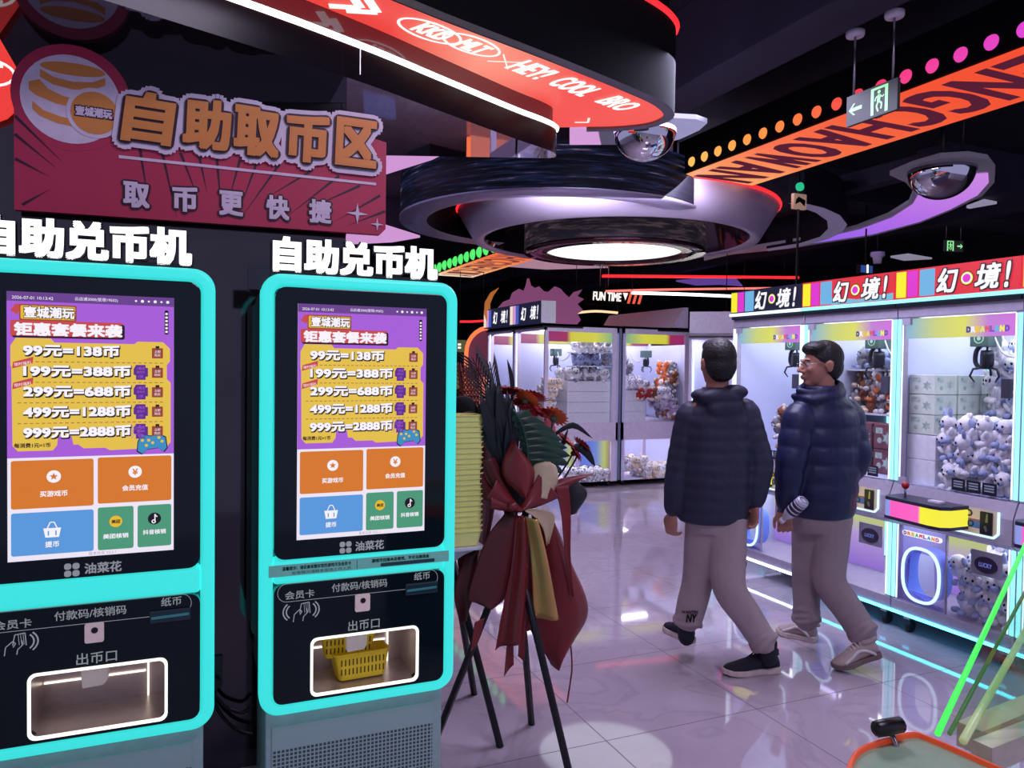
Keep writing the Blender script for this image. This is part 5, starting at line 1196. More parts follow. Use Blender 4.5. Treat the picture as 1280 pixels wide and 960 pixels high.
def head(mb, c, f, r, u, s=1.0):
    """head centre between the ears, f forward, r right, u up"""
    f, r, u = Vector(f).normalized(), Vector(r).normalized(), Vector(u).normalized()
    M_ = Matrix((r, f, u)).transposed()
    def P(x, y, z): return c+(r*x+f*y+u*z)*s
    mb.ell(P(0, -.012, .030), (.074*s, .092*s, .086*s), 20, 14, M=M_)
    mb.ell(P(0, .025, -.022), (.061*s, .068*s, .085*s), 18, 12, M=M_)
    mb.ell(P(0, .052, -.088), (.034*s, .036*s, .026*s), 12, 8, M=M_)      # chin
    mb.ell(P(0, .030, -.072), (.050*s, .052*s, .034*s), 14, 8, M=M_)      # jaw
    mb.ell(P(0, .084, .022), (.046*s, .014*s, .012*s), 12, 8, M=M_)       # brow
    limb(mb, [P(0, .086, .012), P(0, .098, -.008), P(0, .113, -.028)], [.009*s, .0105*s, .0125*s], n=10)
    for q in (-1, 1):
        mb.ell(P(q*.012, .098, -.033), (.009*s, .011*s, .008*s), 8, 6, M=M_)
        mb.ell(P(q*.036, .070, -.020), (.022*s, .018*s, .020*s), 10, 8, M=M_)   # cheek
        mb.ell(P(q*.075, -.012, -.004), (.009*s, .019*s, .031*s), 10, 8, M=M_)  # ear
        mb.ell(P(q*.080, -.018, .008), (.008*s, .014*s, .018*s), 8, 6, M=M_)
    mb.ell(P(0, .093, -.055), (.022*s, .010*s, .0055*s), 10, 6, M=M_); mb.ell(P(0, .090, -.066), (.020*s, .011*s, .007*s), 10, 6, M=M_)
    return P, M_
SKIN = mat('skin', (176, 124, 106), .5, spec=.3, vary=.05, scale=12)
HAIR = mat('black hair', (18, 15, 17), .55, vary=.3, scale=90, bump=.5)
def shoe(parent, origin, heel, toe, lift, mupper, msole, mlace, width=.047, ankle=None):
    """heel, toe: ground points; lift raises the heel"""
    heel = Vector(heel)-origin; toe = Vector(toe)-origin
    f = (toe-heel).normalized(); r = f.cross(Vector((0, 0, 1))).normalized(); u = r.cross(f)
    L = (toe-heel).length
    def P(a, x, z): return heel+f*(a*L)+r*x+u*z
    # sole outline
    ol = [(.0, .62), (.03, .82), (.12, .90), (.3, .80), (.5, .82), (.68, 1.0), (.82, .96), (.93, .72), (1.0, .30)]
    up = MB(); w = width
    ri = []
    for a, k, hgt in ((.01, .55, .045), (.06, .80, .085), (.16, .84, .098), (.30, .78, .092), (.45, .80, .078), (.6, .90, .062), (.75, .95, .048), (.88, .82, .040), (.97, .45, .030)):
        ri.append((P(a, 0, .018+hgt/2-.006), r*w*k, u*hgt/2))
    loft(up, ri, 16, 3)
    uo = up.build('shoe', mupper, parent); 
    so = MB(); n = len(ol)
    left = [(a, -w*k*1.04) for a, k in ol]; right = [(a, w*k*1.04) for a, k in ol][::-1]
    poly = left+right; V = []
    def zc(a): return .006*max(0, a-.75)/.25*2
    for z in (0, .027): V += [P(a, x*(1.04 if z == 0 else 1), z+zc(a)+(.006 if z and a < .2 else 0)) for a, x in poly]
    m = len(poly); so.add(V, [tuple(range(m-1, -1, -1)), tuple(range(m, 2*m))]+[(i, (i+1) % m, m+(i+1) % m, m+i) for i in range(m)])
    so.build('sole', msole, uo, bevel=.004)
    la = MB()
    for q in range(5):
        a = .36+q*.06; z = .018+.092-.011*q
        la.tube(catmull([P(a, -w*.5, z-.016), P(a+.015, 0, z+.004), P(a+.03, w*.5, z-.016)], 3), .0035, 6)
    la.build('laces', mlace, uo)
    if mlace is not mupper:
        for sg in (-1, 1):
            pn = MB(); pn.tube(catmull([P(.14, sg*w*.86, .030), P(.30, sg*w*.83, .062), P(.46, sg*w*.74, .070), P(.62, sg*w*.80, .052), P(.80, sg*w*.88, .034)], 4), [.008]*17, 6); pn.build('side_stripe', mlace, uo)
    co = MB(); loft(co, [(P(.17, 0, .09), r*w*.78, f*.055), (P(.17, 0, .115), r*w*.74, f*.052)], 16, 2); co.build('shoe_collar', mupper, uo)
    return uo

def person(label, root, w0, J_, cfg):
    O_ = Vector(root)
    def J(px, py, off=0.0): return EYE+ray(px, py)*((w0+off)/FOC)-O_
    vd = Vector((FWD.x, FWD.y, 0)).normalized(); 
    hd = Vector(cfg['heading']).normalized(); rt = hd.cross(Vector((0, 0, 1)))      # body forward and right
    Z = Vector((0, 0, 1))
    b = MB()
    hc = J(*cfg['head']); fd = Vector(cfg['face']).normalized(); fr_ = fd.cross(Z).normalized(); fu = fr_.cross(fd)
    P, M_ = head(b, hc, fd, fr_, fu, cfg.get('hs', 1.0))
    nb = J(*cfg['neck'])
    limb(b, [nb-Z*.05, nb, hc-Z*.05-fd*.012], [.075, .062, .056], n=14)
    pel = J(*cfg['pelvis']); ch = nb-Z*.17
    loft(b, [(pel-Z*.05, rt*.14, hd*.10), (pel+Z*.08, rt*.15, hd*.10), (pel+Z*.25, rt*.15, hd*.10), (ch, rt*.17, hd*.11), (nb-Z*.06, rt*.15, hd*.08), (nb, rt*.06, hd*.06)], 18, 3)
    arms = cfg['arms']
    for a in arms:
        s_, e_, w_ = J(*a['sh']), J(*a['el']), J(*a['wr'])
        limb(b, [s_, (s_+e_)/2, e_, (e_+w_)/2, w_], [.052, .046, .040, .036, .027], n=12)
        hand(b, w_, a['hd'], a['palm'], a['thumb'], a.get('curl', 25), a.get('hs', 1.0))
    for l in cfg['legs']:
        h_, k_, a_ = J(*l['hip']), J(*l['kn']), J(*l['an'])
        limb(b, [h_, (h_+k_)/2, k_, (k_+a_)/2, a_], [.078, .068, .052, .046, .034], n=12)
    body = b.build('person', SKIN, loc=O_); voxel(body, .0055, 2); tag(body, label, 'person')
    # jacket
    j = MB(); jc = cfg['jacket']; rings = []
    for (px, py, off, hw_, hd_) in jc['rings']: rings.append((J(px, py, off), rt*hw_, hd*hd_))
    C_ = catmull([r[0] for r in rings], 12); A_ = catmull([r[1] for r in rings], 12); B_ = catmull([r[2] for r in rings], 12); rr = []
    L = [0]
    for a, b2 in zip(C_, C_[1:]): L.append(L[-1]+(b2-a).length)
    for i, (c, a, b2) in enumerate(zip(C_, A_, B_)):
        k = 1+jc['depth']*(abs(math.sin(math.pi*L[i]/jc['pitch']))**.5-.6); rr.append((c, a*k, b2*k))
    loft_raw(j, rr, 28)
    for a in arms:
        s_, e_, w_ = J(*a['sh']), J(*a['el']), J(*a['wr']); cu = w_-(w_-e_).normalized()*.015
        Ls = (s_-e_).length+(e_-w_).length
        limb(j, [s_+Z*.01, (s_+e_)/2, e_, (e_+cu)/2, cu], jc['sleeve'], n=18, sub=12, ribs=max(2, round(Ls/jc['pitch'])), depth=jc['depth']*1.3)
        # cuff
        limb(j, [cu-(w_-e_).normalized()*.03, cu], [jc['sleeve'][-1]*.92, jc['sleeve'][-1]*.8], n=14)
    for pts, rad in jc.get('extra', []): limb(j, [J(*p) for p in pts], rad, n=16, sub=6)
    for c, r_, rot in jc.get('blobs', []):
        j.ell(J(*c), r_, 16, 12, M=Matrix((rt, hd, Z)).transposed())
    jo = j.build('jacket', cfg['jmat'], body); voxel(jo, .0075, 3)
    # trousers
    t = MB(); loft(t, [(pel+Z*.10, rt*.165, hd*.12), (pel+Z*.03, rt*.17, hd*.125), (pel-Z*.05, rt*.175, hd*.13), (pel-Z*.10, rt*.16, hd*.12)], 20, 3)
    for l in cfg['legs']:
        h_, k_, a_ = J(*l['hip']), J(*l['kn']), J(*l['an'])
        pts = [h_, h_*.55+k_*.45, k_, k_*.5+a_*.5, a_+(k_-a_).normalized()*.03, a_]
        limb(t, pts, l['r'], n=18, sub=6)
        # soft folds at the cuff
        for q, (f1, rr_) in enumerate(((.05, .010), (.14, .007), (.27, .005))):
            c = a_.lerp(k_, f1); ax = (k_-a_).normalized(); s1 = ax.orthogonal().normalized(); s2 = ax.cross(s1); R_ = l['r'][4]*.97
            t.tube([c+s1*R_*math.cos(x)+s2*R_*math.sin(x)+ax*.012*math.sin(x*2+q) for x in [2*math.pi*k/16 for k in range(16)]], rr_+.004, 6, closed=True)
    to = t.build('trousers', cfg['tmat'], body); voxel(to, .0075, 3)
    # hair
    h = MB()
    hs = cfg.get('hs', 1.0)
    for c, r_ in cfg['hair']: h.ell(P(*c), tuple(x*hs for x in r_), 18, 12, M=M_)
    ho = h.build('hair', HAIR, body); voxel(ho, .005, 2)
    # face details
    for q in (-1, 1):
        e = MB(); e.ell(P(q*.031, .078, .004), .0115*hs, 12, 8); eo = e.build('eye', mat('eye white', (214, 208, 204), .2), body)
        e = MB(); e.ell(P(q*.032, .0865, .004), .005*hs, 10, 6); e.build('iris', EYE_, eo)
        e = MB(); e.tube(catmull([P(q*.016, .092, .022), P(q*.032, .091, .028), P(q*.050, .078, .024)], 3), .0035*hs, 6); e.build('eyebrow', HAIR, body)
    e = MB(); e.tube(catmull([P(-.020, .092, -.060), P(0, .102, -.060), P(.020, .092, -.060)], 3), .0028, 6); e.build('lips', mat('lip', (150, 92, 84), .45), body)
    return body, J, P, O_
NAVY = mat('dark grey navy nylon', (46, 48, 68), .55, spec=.3, vary=.08, scale=9, bump=1.0); PUFF = mat('navy puffer nylon', (26, 32, 70), .45, spec=.4, vary=.08, scale=10, bump=1.0)
TRO1 = mat('grey taupe sweatpants', (168, 152, 154), .9, spec=.1, vary=.05, scale=7, bump=1.6); TRO2 = mat('taupe cord trousers', (152, 136, 140), .85, spec=.12, vary=.05, scale=7, bump=1.6)
SHN = mat('navy knit shoe', (22, 24, 38), .8, vary=.15, scale=80, bump=.3); SHW = mat('beige trainer', (176, 156, 150), .6, vary=.08, scale=20); SOLE = mat('cream sole', (206, 190, 180), .6); SOLED = mat('taupe sole', (120, 98, 96), .6)
lf = -RGT; 
h1 = Vector((.12, .99, 0)); f1 = Vector((.30, .95, 0))
down = Vector((0, 0, -1))
P1, J1, HP1, O1 = person('man in a dark hooded jacket and grey sweatpants walking away, left of the other', (2.55, 3.23, 0), 3.97, None, dict(
    heading=h1, face=f1, head=(897, 455, 0), neck=(896, 492, 0), pelvis=(896, 640, 0), hs=1.12,
    arms=[dict(sh=(864, 519, 0), el=(850, 582, .0), wr=(841, 640, -.02), hd=(-.05, .1, -1), palm=(.9, .2, 0), thumb=(.2, .9, 0), curl=34),
          dict(sh=(930, 515, .02), el=(949, 578, -.02), wr=(944, 630, -.05), hd=(-.12, -.02, -1), palm=(-.9, .1, 0), thumb=(-.1, .9, 0), curl=30)],
    legs=[dict(hip=(882, 652, .0), kn=(872, 726, .05), an=(859, 780, .06), r=[.105, .095, .082, .080, .072, .058]),
          dict(hip=(906, 652, -.02), kn=(912, 735, -.10), an=(957, 806, -.14), r=[.115, .10, .086, .076, .068, .058])],
    jacket=dict(pitch=.062, depth=.035, sleeve=[.078, .078, .072, .066, .050],
                rings=[(890, 651, .0, .172, .135), (891, 645, 0, .188, .15), (894, 610, 0, .195, .155), (896, 570, 0, .192, .15), (897, 530, 0, .185, .14), (897, 511, 0, .158, .125), (897, 494, 0, .11, .10), (897, 484, 0, .075, .085)],
                blobs=[((902, 497, -.085), (.125, .055, .050), 0), ((906, 511, -.10), (.105, .045, .055), 0), ((918, 490, -.05), (.075, .06, .040), 0), ((880, 494, -.03), (.07, .07, .035), 0)]),
    jmat=NAVY, tmat=TRO1,
    hair=[((0, -.018, .036), (.079, .094, .090)), ((0, -.045, -.010), (.072, .066, .070)), ((0, -.052, -.045), (.058, .045, .040)), ((0, .035, .082), (.062, .055, .040))]))
SKIN1 = P1
def gp(x, y, z=0): q = at_z(x, y, z); return q
shoe(P1, O1, gp(864, 804), gp(832, 786), 0, SHN, SOLE, SHN, .046)
shoe(P1, O1, gp(972, 838), gp(903, 844), 0, SHN, SOLE, SHN, .05)
for l_, (px, py, off, k) in (('sock', (858, 786, .06, 1)), ('sock', (960, 812, -.14, 1))):
    q = MB(); limb(q, [J1(px, py-10, off), J1(px, py+12, off)], [.046, .044], n=14); q.build('sock', SHN, P1)
e = MB(); mk = mat('black print on trousers', (26, 22, 26), .8)
fr_ = Frame(J1(862, 770, -.03), RGT, UPV); e.text('WANYIN', fr_, 0, .02, w=.085, h=.016, d=.0, center=True, bold=.001); e.text('NY', fr_, .01, -.012, w=.055, h=.04, d=.0, center=True, bold=.002, shear=.2)
e.build('trouser_lettering', mk, P1)

h2 = Vector((.05, .99, 0)); f2 = Vector((-.93, .36, 0))
P2, J2, HP2, O2 = person('man in glasses and a navy puffer jacket holding a bottle', (3.19, 3.09, 0), 4.10, None, dict(
    heading=h2, face=f2, head=(1026, 457, 0), neck=(1030, 492, 0), pelvis=(1028, 640, 0), hs=1.07,
    arms=[dict(sh=(1000, 520, -.06), el=(988, 580, -.10), wr=(982, 636, -.10), hd=(-.12, -.1, -1), palm=(.75, .6, -.2), thumb=(.3, .8, 0), curl=42),
          dict(sh=(1058, 516, .06), el=(1070, 572, .0), wr=(1052, 612, .12), hd=(-.4, .6, -.5), palm=(-.8, -.4, 0), thumb=(0, .2, 1), curl=25)],
    legs=[dict(hip=(1014, 650, .03), kn=(1008, 722, .05), an=(1008, 776, .05), r=[.105, .092, .078, .072, .070, .066]),
          dict(hip=(1038, 650, -.02), kn=(1037, 726, -.08), an=(1081, 794, -.16), r=[.112, .098, .086, .080, .074, .066])],
    jacket=dict(pitch=.098, depth=.075, sleeve=[.088, .086, .078, .068, .052],
                rings=[(1027, 645, .0, .165, .135), (1027, 639, 0, .178, .15), (1029, 605, 0, .19, .16), (1031, 565, 0, .19, .155), (1032, 530, 0, .19, .145), (1031, 508, 0, .165, .125), (1029, 494, 0, .11, .10), (1027, 482, 0, .078, .088)],
                extra=[([(1000, 494, -.01), (1016, 486, .05), (1040, 484, .05), (1052, 490, -.03), (1040, 496, -.10), (1015, 500, -.10), (998, 496, -.05)], [.022, .024, .026, .026, .026, .026, .024]),
                       ([(999, 486, -.03), (1014, 478, .04), (1040, 477, .04), (1051, 482, -.03), (1040, 487, -.09), (1016, 491, -.09), (998, 488, -.06)], [.018]*7),
                       ([(1002, 502, -.04), (992, 495, -.04)], [.026, .018])]),
    jmat=PUFF, tmat=TRO2,
    hair=[((0, -.020, .042), (.080, .096, .090)), ((0, -.050, -.005), (.074, .062, .072)), ((0, -.052, -.045), (.058, .042, .034)), ((0, .030, .085), (.070, .064, .040)), ((0, .066, .080), (.056, .026, .022))]))
shoe(P2, O2, gp(1021, 802), gp(971, 791), 0, SHW, SOLE, mat('white laces', (214, 206, 206), .7), .05)
shoe(P2, O2, gp(1098, 836)+Vector((0, 0, .075)), gp(1042, 838), 0, SHW, SOLED, MATS['white laces'], .05)
g_ = MB(); GM = mat('thin silver spectacle frame', (170, 160, 160), .25, .9)
for q in (-1, 1):
    M3x = lambda x, z: HP2(q*.033+x, .100, .004+z)
    g_.tube([M3x(.024*math.cos(a), .018*math.sin(a)) for a in [2*math.pi*k/18 for k in range(18)]], .0014, 6, closed=True)
    g_.tube([HP2(q*.057, .098, .008), HP2(q*.076, .06, .010), HP2(q*.083, -.01, .012)], .0014, 6)
g_.tube([HP2(-.009, .101, .008), HP2(.009, .101, .008)], .0014, 6)
go = g_.build('spectacles', GM, P2)
for q in (-1, 1):
    b = MB(); b.flat(circle(0, 0, .024, 18, .018), Frame(HP2(q*.033, .1, .004), HP2(1, 0, 0)-HP2(0, 0, 0), HP2(0, 0, 1)-HP2(0, 0, 0)), 0); b.build('lens_pane', CLEAR, go)
# bottle in the hand of the man in the puffer
A0 = J2(976, 652, -.13)+O2; A1 = J2(1001, 629, -.22)+O2
ax = (A1-A0).normalized(); t = thing('drink_bottle', 'small clear bottle with a dark swirled label held by the man in glasses', 'bottle', A0); Mq = Vector((0, 0, 1)).rotation_difference(ax).to_matrix(); Lb = .185
MB().lathe([(.0135, .018), (.0135, .03), (.02, .045), (.031, .07), (.033, .085), (.033, Lb-.01), (.028, Lb), (.001, Lb-.006)], (0, 0, 0), 20, M=Mq).build('bottle_body', mat('clear bottle plastic', (196, 196, 214), .12, spec=.6), t)
MB().lathe([(.001, 0), (.015, 0), (.0155, .02), (.0135, .022)], (0, 0, 0), 16, M=Mq).build('cap', WHITE, t)
lb_ = MB().lathe([(.0335, .085), (.0335, Lb-.025)], (0, 0, 0), 20, M=Mq).build('label_band', mat('navy bottle label', (40, 42, 74), .4), t)
for z in (.10, .125, .148): MB().lathe([(.0338, z), (.0338, z+.007)], (0, 0, 0), 20, M=Mq).build('label_stripe', WHITE, lb_)
MB().lathe([(.018, Lb+.0005), (.024, Lb-.001)], (0, 0, 0), 20, M=Mq).build('base_ring', mat('base shade', (90, 90, 120), .3), t)
# ================================================================== flower stands, basket stack
SATR = mat('red satin wrap', (122, 32, 36), .38, spec=.5, vary=.12, scale=6); SATD = mat('dark red wrap', (92, 30, 34), .42, spec=.4, vary=.12, scale=6); SATG = mat('gold satin ribbon', (206, 158, 92), .3, .35, vary=.1, scale=6)
SATB = mat('black wrap paper', (22, 18, 24), .5); CREAM = mat('cream wrap paper', (206, 186, 150), .5); LEAFD = mat('dark green leaf', (20, 46, 38), .5, vary=.25, scale=8); LEAFB = mat('blackish leaf', (14, 20, 26), .5, vary=.2, scale=8)
LEAFM = mat('green palm leaf', (28, 66, 50), .45, vary=.2, scale=10)
FRED = mat('crimson petals', (158, 38, 38), .6, vary=.2, scale=30); FORA = mat('orange petals', (220, 104, 48), .6, vary=.2, scale=30); FPNK = mat('pink petals', (196, 92, 100), .6, vary=.1, scale=30); FCEN = mat('flower centre green', (70, 80, 60), .8)
LEGM = mat('black stand leg', (24, 26, 30), .45, spec=.4)
class Bunch:
    def __init__(s, name, label, root, Y): s.t = thing(name, label, 'flower arrangement', root, 0, 'tripod flower stands'); s.O = Vector(root); s.Y = Y
    def q(s, x, y, d=0.0): return at_y(x, y, s.Y+d)-s.O
    def sheet(s, name, m, L, R, folds=2, depth=.02, d0=0.0, bulge=0.0, n=14, k=10, lab=None):
        """curved fabric panel between a left and a right edge (pixel, depth)"""
        l = catmull([s.q(*p) for p in L], max(2, 24//max(1, len(L)-1))); r = catmull([s.q(*p) for p in R], max(2, 24//max(1, len(R)-1)))
        def at(c, t): i = min(int(t*(len(c)-1)), len(c)-2); f = t*(len(c)-1)-i; return c[i].lerp(c[i+1], f)
        V = []; F = []; nr = 22
        for i in range(nr+1):
            a, b = at(l, i/nr), at(r, i/nr)
            for j in range(n+1):
                t = j/n; p = a.lerp(b, t); w = .25+.75*i/nr
                p = p+Vector((0, d0-bulge*math.sin(math.pi*t)+depth*w*math.sin(2*math.pi*folds*t), 0)); V.append(p)
        for i in range(nr):
            for j in range(n): F.append((i*(n+1)+j, i*(n+1)+j+1, (i+1)*(n+1)+j+1, (i+1)*(n+1)+j))
        o = MB().add(V, F, 0, True).build(name, m, s.t); so = o.modifiers.new('thickness', 'SOLIDIFY'); so.thickness = .003; return o
    def blade(s, mb, base, tip, w, bend=(0, 0, 0), fold=.25):
        a, b = s.q(*base), s.q(*tip); mid = (a+b)/2+Vector(bend); pts = catmull([a, mid, b], 4); d = (b-a).normalized()
        sd = d.cross(Vector((0, 1, 0))); sd = sd.normalized() if sd.length > .01 else Vector((1, 0, 0)); V = []; F = []
        m = len(pts)
        for i, p in enumerate(pts):
            u = i/(m-1); ww = w*(math.sin(math.pi*min(1, .12+.88*u)))**.7 if u < .999 else .0004
            V += [p-sd*ww, p+Vector((0, fold*ww, 0)), p+sd*ww]
        for i in range(m-1):
            F += [(3*i, 3*i+1, 3*i+4, 3*i+3), (3*i+1, 3*i+2, 3*i+5, 3*i+4)]
        mb.add(V, F, 0, True)
    def frond(s, name, m, spine, length, w, n=9, ang=35, both=True, d=0.0):
        P = catmull([s.q(x, y, d) for x, y in spine], 6); b = MB(); b.tube(P, [.005*(1-.6*i/len(P)) for i in range(len(P))], 6)
        for i in range(n):
            u = .12+.84*i/n; k = int(u*(len(P)-1)); p = P[k]; t = (P[min(k+1, len(P)-1)]-P[k-1]).normalized()
            for sg in ((-1, 1) if both else (1,)):
                sd = t.cross(Vector((0, 1, 0)))*sg; a = math.radians(ang); v = t*math.cos(a)+sd*math.sin(a); L = length*(1-.45*abs(u-.4))
                q0 = p; q1 = p+v*L*.5+Vector((0, -.01, 0)); q2 = p+v*L+Vector((0, .01, 0)); nn = v.cross(Vector((0, 1, 0))).normalized()
                b.add([q0, q1-nn*w, q2, q1+nn*w], [(0, 1, 2, 3)], 0, False)
        o = b.build(name, m, s.t); so = o.modifiers.new('thickness', 'SOLIDIFY'); so.thickness = .0016; return o
    def flower(s, x, y, d, R, face, m, back=False):
        R *= 1.2; c = s.q(x, y, d); f = Vector(face).normalized(); a = f.orthogonal().normalized(); e = f.cross(a); b = MB()
        for ring, (rr, tilt, n) in enumerate(((R, .25, 16), (R*.8, .55, 14), (R*.55, .9, 10))):
            for k in range(n):
                t = 2*math.pi*(k+.5*ring)/n; v = a*math.cos(t)+e*math.sin(t); sd = f.cross(v); w = R*.16
                p0 = c+v*R*.1; p1 = c+v*rr*.62+f*rr*tilt*.3; p2 = c+v*rr+f*rr*tilt*.55
                b.add([p0-sd*w*.4, p1-sd*w, p2-sd*w*.35, p2+sd*w*.35, p1+sd*w, p0+sd*w*.4], [(0, 1, 4, 5), (1, 2, 3, 4)], 0, True)
        o = b.build('flower', m, s.t)
        cc = MB(); cc.ell(c-f*R*.12, (R*.24,)*3, 10, 8); cc.build('flower_centre', FCEN, o)
        st = MB(); st.tube(catmull([c-f*R*.2, c-f*R*.8+Vector((0, 0, -.03)), c-f*R*1.2+Vector((-.03, .02, -.10))], 4), .004, 6); st.build('flower_stem', LEAFD, o)
B1 = Bunch('flower_stand', 'opening-day flower stand with red wrap, gold ribbon and palm leaves beside the kiosk', (1.2, 2.77, 0), 2.75)
apex = Vector((0, 0, .98))
for (fx, fy), off in (((1.31, 2.46), (-.03, .02)), ((1.36, 2.93), (-.02, -.03)), ((.915, 2.92), (.05, -.01))):
    f = Vector((fx-1.2, fy-2.77, 0)); ap = apex+Vector((off[0], off[1], 0)); MB().tube([f, f+(ap-f)*1.0], .0155, 8).build('leg', LEGM, B1.t)
MB().tube([B1.q(617, 728, .1), B1.q(668, 742, .1)], .008, 6).build('cross_bar', LEGM, B1.t)
# foam and stems heart (hidden inside the wrap)
MB().ell(B1.q(645, 600, .05), (.11, .09, .12), 14, 10).build('floral_foam', LEAFD, B1.t)
# wrap
B1.sheet('wrapping_panel', SATD, [(628, 640), (604, 672), (582, 740), (590, 750)], [(642, 640), (640, 690), (630, 740), (612, 757)], 1, .015, -.03, .03)
B1.sheet('wrapping_panel', SATD, [(588, 700), (574, 745), (582, 790)], [(606, 690), (600, 745), (588, 775)], 1, .01, .06, .02)
B1.sheet('wrapping_panel', SATR, [(637, 640), (632, 700), (620, 760), (612, 806)], [(650, 642), (654, 690), (657, 740), (655, 782)], 1.5, .022, -.06, .03)
B1.sheet('wrapping_panel', SATR, [(668, 640), (664, 700), (655, 765), (691, 832)], [(692, 646), (714, 700), (737, 770), (692, 833)], 1, .03, .02, .05)
B1.sheet('wrapping_panel', SATR, [(660, 660), (656, 720), (660, 770)], [(700, 655), (708, 700), (700, 760)], 1.5, .02, .09, .0)
# ribbons
B1.sheet('gold_ribbon', SATG, [(645, 640), (652, 690), (656, 764)], [(658, 642), (670, 690), (684, 760)], 1, .022, -.09, .045)
B1.sheet('red_ribbon', SATR, [(686, 606), (693, 640), (698, 690), (706, 740)], [(702, 604), (705, 640), (705, 690), (709, 740)], .5, .006, -.06, .0)
for L, R in (([(640, 640), (634, 700), (627, 765), (621, 836)], [(645, 640), (640, 700), (633, 760), (633, 822)]), ([(644, 700), (641, 760), (638, 812)], [(650, 700), (649, 760), (646, 818)]), ([(585, 770), (582, 790), (580, 806)], [(597, 765), (592, 785), (587, 800)])):
    B1.sheet('ribbon_tail', SATR, L, R, .5, .006, -.075)
MB().tube(catmull([B1.q(713, 800, .02), B1.q(715, 832, .02), B1.q(713, 852, .02), B1.q(709, 878, .03)], 5), .0035, 6).build('ribbon_string', SATR, B1.t)
# bow
for L, R in (([(641, 630), (622, 622), (605, 616)], [(641, 636), (622, 634), (604, 631)]), ([(641, 630), (625, 612), (612, 596)], [(641, 635), (618, 628), (600, 618)]), ([(641, 630), (652, 612), (664, 590)], [(641, 636), (668, 628), (690, 618)])):
    B1.sheet('bow_loop', SATR, L, R, .5, .02, -.07, .03)
B1.sheet('bow_tail', CREAM, [(646, 632), (662, 632), (682, 640), (674, 674)], [(646, 634), (658, 642), (668, 656), (673, 676)], .5, .01, -.085)
MB().ell(B1.q(641, 633, -.10), (.022, .018, .018), 12, 8).build('bow_knot', SATR, B1.t)
# paper collar
B1.sheet('collar_petal', SATR, [(643, 618), (624, 596), (622, 575), (633, 549)], [(648, 618), (662, 600), (658, 578), (634, 549)], .5, .015, -.05, .05)
B1.sheet('collar_petal', CREAM, [(650, 615), (656, 598), (662, 580), (676, 575)], [(684, 622), (692, 600), (690, 582), (680, 575)], .5, .012, -.04, .05)
B1.sheet('collar_petal', SATR, [(655, 622), (672, 608), (700, 597), (736, 591)], [(684, 624), (700, 614), (715, 604), (736, 592)], .5, .012, -.02, .03)
B1.sheet('collar_petal', SATB, [(694, 610), (702, 630), (706, 645)], [(722, 600), (736, 618), (724, 640)], .5, .012, .02, .04)
B1.sheet('collar_petal', SATD, [(636, 628), (612, 605), (600, 575)], [(640, 622), (628, 595), (616, 570)], .5, .015, -.02, .03)
B1.sheet('collar_petal', SATD, [(636, 632), (610, 628), (598, 610)], [(638, 626), (612, 605), (600, 580)], .5, .015, .0, .03)
# leaves
b = MB()
for i, (tx, ty) in enumerate(((668, 526), (682, 533), (694, 541), (703, 550), (709, 560), (713, 570), (711, 580), (704, 590), (692, 598))):
    B1.blade(b, (640+i*2.6, 522+i*8.2, -.03), (tx, ty, .0), .026, (0, -.02, .012))
o = b.build('palm_fan_leaf', LEAFM, B1.t); o.modifiers.new('thickness', 'SOLIDIFY').thickness = .002
MB().tube(catmull([B1.q(641, 512, -.04), B1.q(652, 530, -.05), B1.q(659, 560, -.05), B1.q(660, 590, -.04)], 5), .005, 6).build('leaf_midrib', LEAFM, B1.t)
b = MB()
for i, (tx, ty) in enumerate(((600, 492), (607, 478), (614, 470), (622, 480), (628, 492), (634, 488), (640, 500), (602, 515), (600, 535))):
    B1.blade(b, (628+i*1.2, 590, .0), (tx, ty, -.02+.01*(i % 3)), .032, (0, -.02, 0))
o = b.build('broad_leaf', LEAFB, B1.t); o.modifiers.new('thickness', 'SOLIDIFY').thickness = .002
B1.frond('palm_frond', LEAFB, [(622, 520), (606, 482), (590, 446)], .13, .0045, 12, 26, True, .03)
B1.frond('palm_frond', LEAFB, [(630, 520), (620, 490), (612, 452)], .11, .004, 10, 22, True, .05)
for aa in (((640, 500, .05), (634, 449, .05), .010, (.01, 0, 0)), ((690, 545, .05), (741, 548, .04), .013, (0, 0, .05)), ((718, 556, .04), (744, 583, .04), .018, (.01, 0, .01)), ((700, 565, .05), (710, 536, .05), .008)):
    b = MB(); B1.blade(b, *aa)
    o = b.build('slender_leaf', LEAFB, B1.t); o.modifiers.new('thickness', 'SOLIDIFY').thickness = .002
for x, y, d, R, fc, m_ in ((626, 490, .06, .050, (.1, -.3, 1), FRED), (642, 489, .06, .048, (.2, -.2, 1), FRED), (657, 500, .03, .052, (.6, .3, .8), FORA), (668, 497, .07, .048, (.5, .2, 1), FRED), (650, 504, .05, .045, (-.1, -.3, 1), FRED), (672, 515, .03, .045, (.4, -.5, .8), FRED), (683, 517, .05, .042, (.4, .1, 1), FRED), (693, 522, .03, .050, (.6, .4, .7), FORA), (685, 535, .02, .034, (.3, -.8, .4), FPNK), (706, 551, .04, .042, (.5, -.4, .7), FRED), (727, 557, .05, .042, (.7, .0, .7), FRED), (718, 566, .03, .040, (.5, -.4, .4), FRED), (660, 513, .02, .040, (.2, -.6, .7), FRED)):
    B1.flower(x, y, d, R, fc, m_)
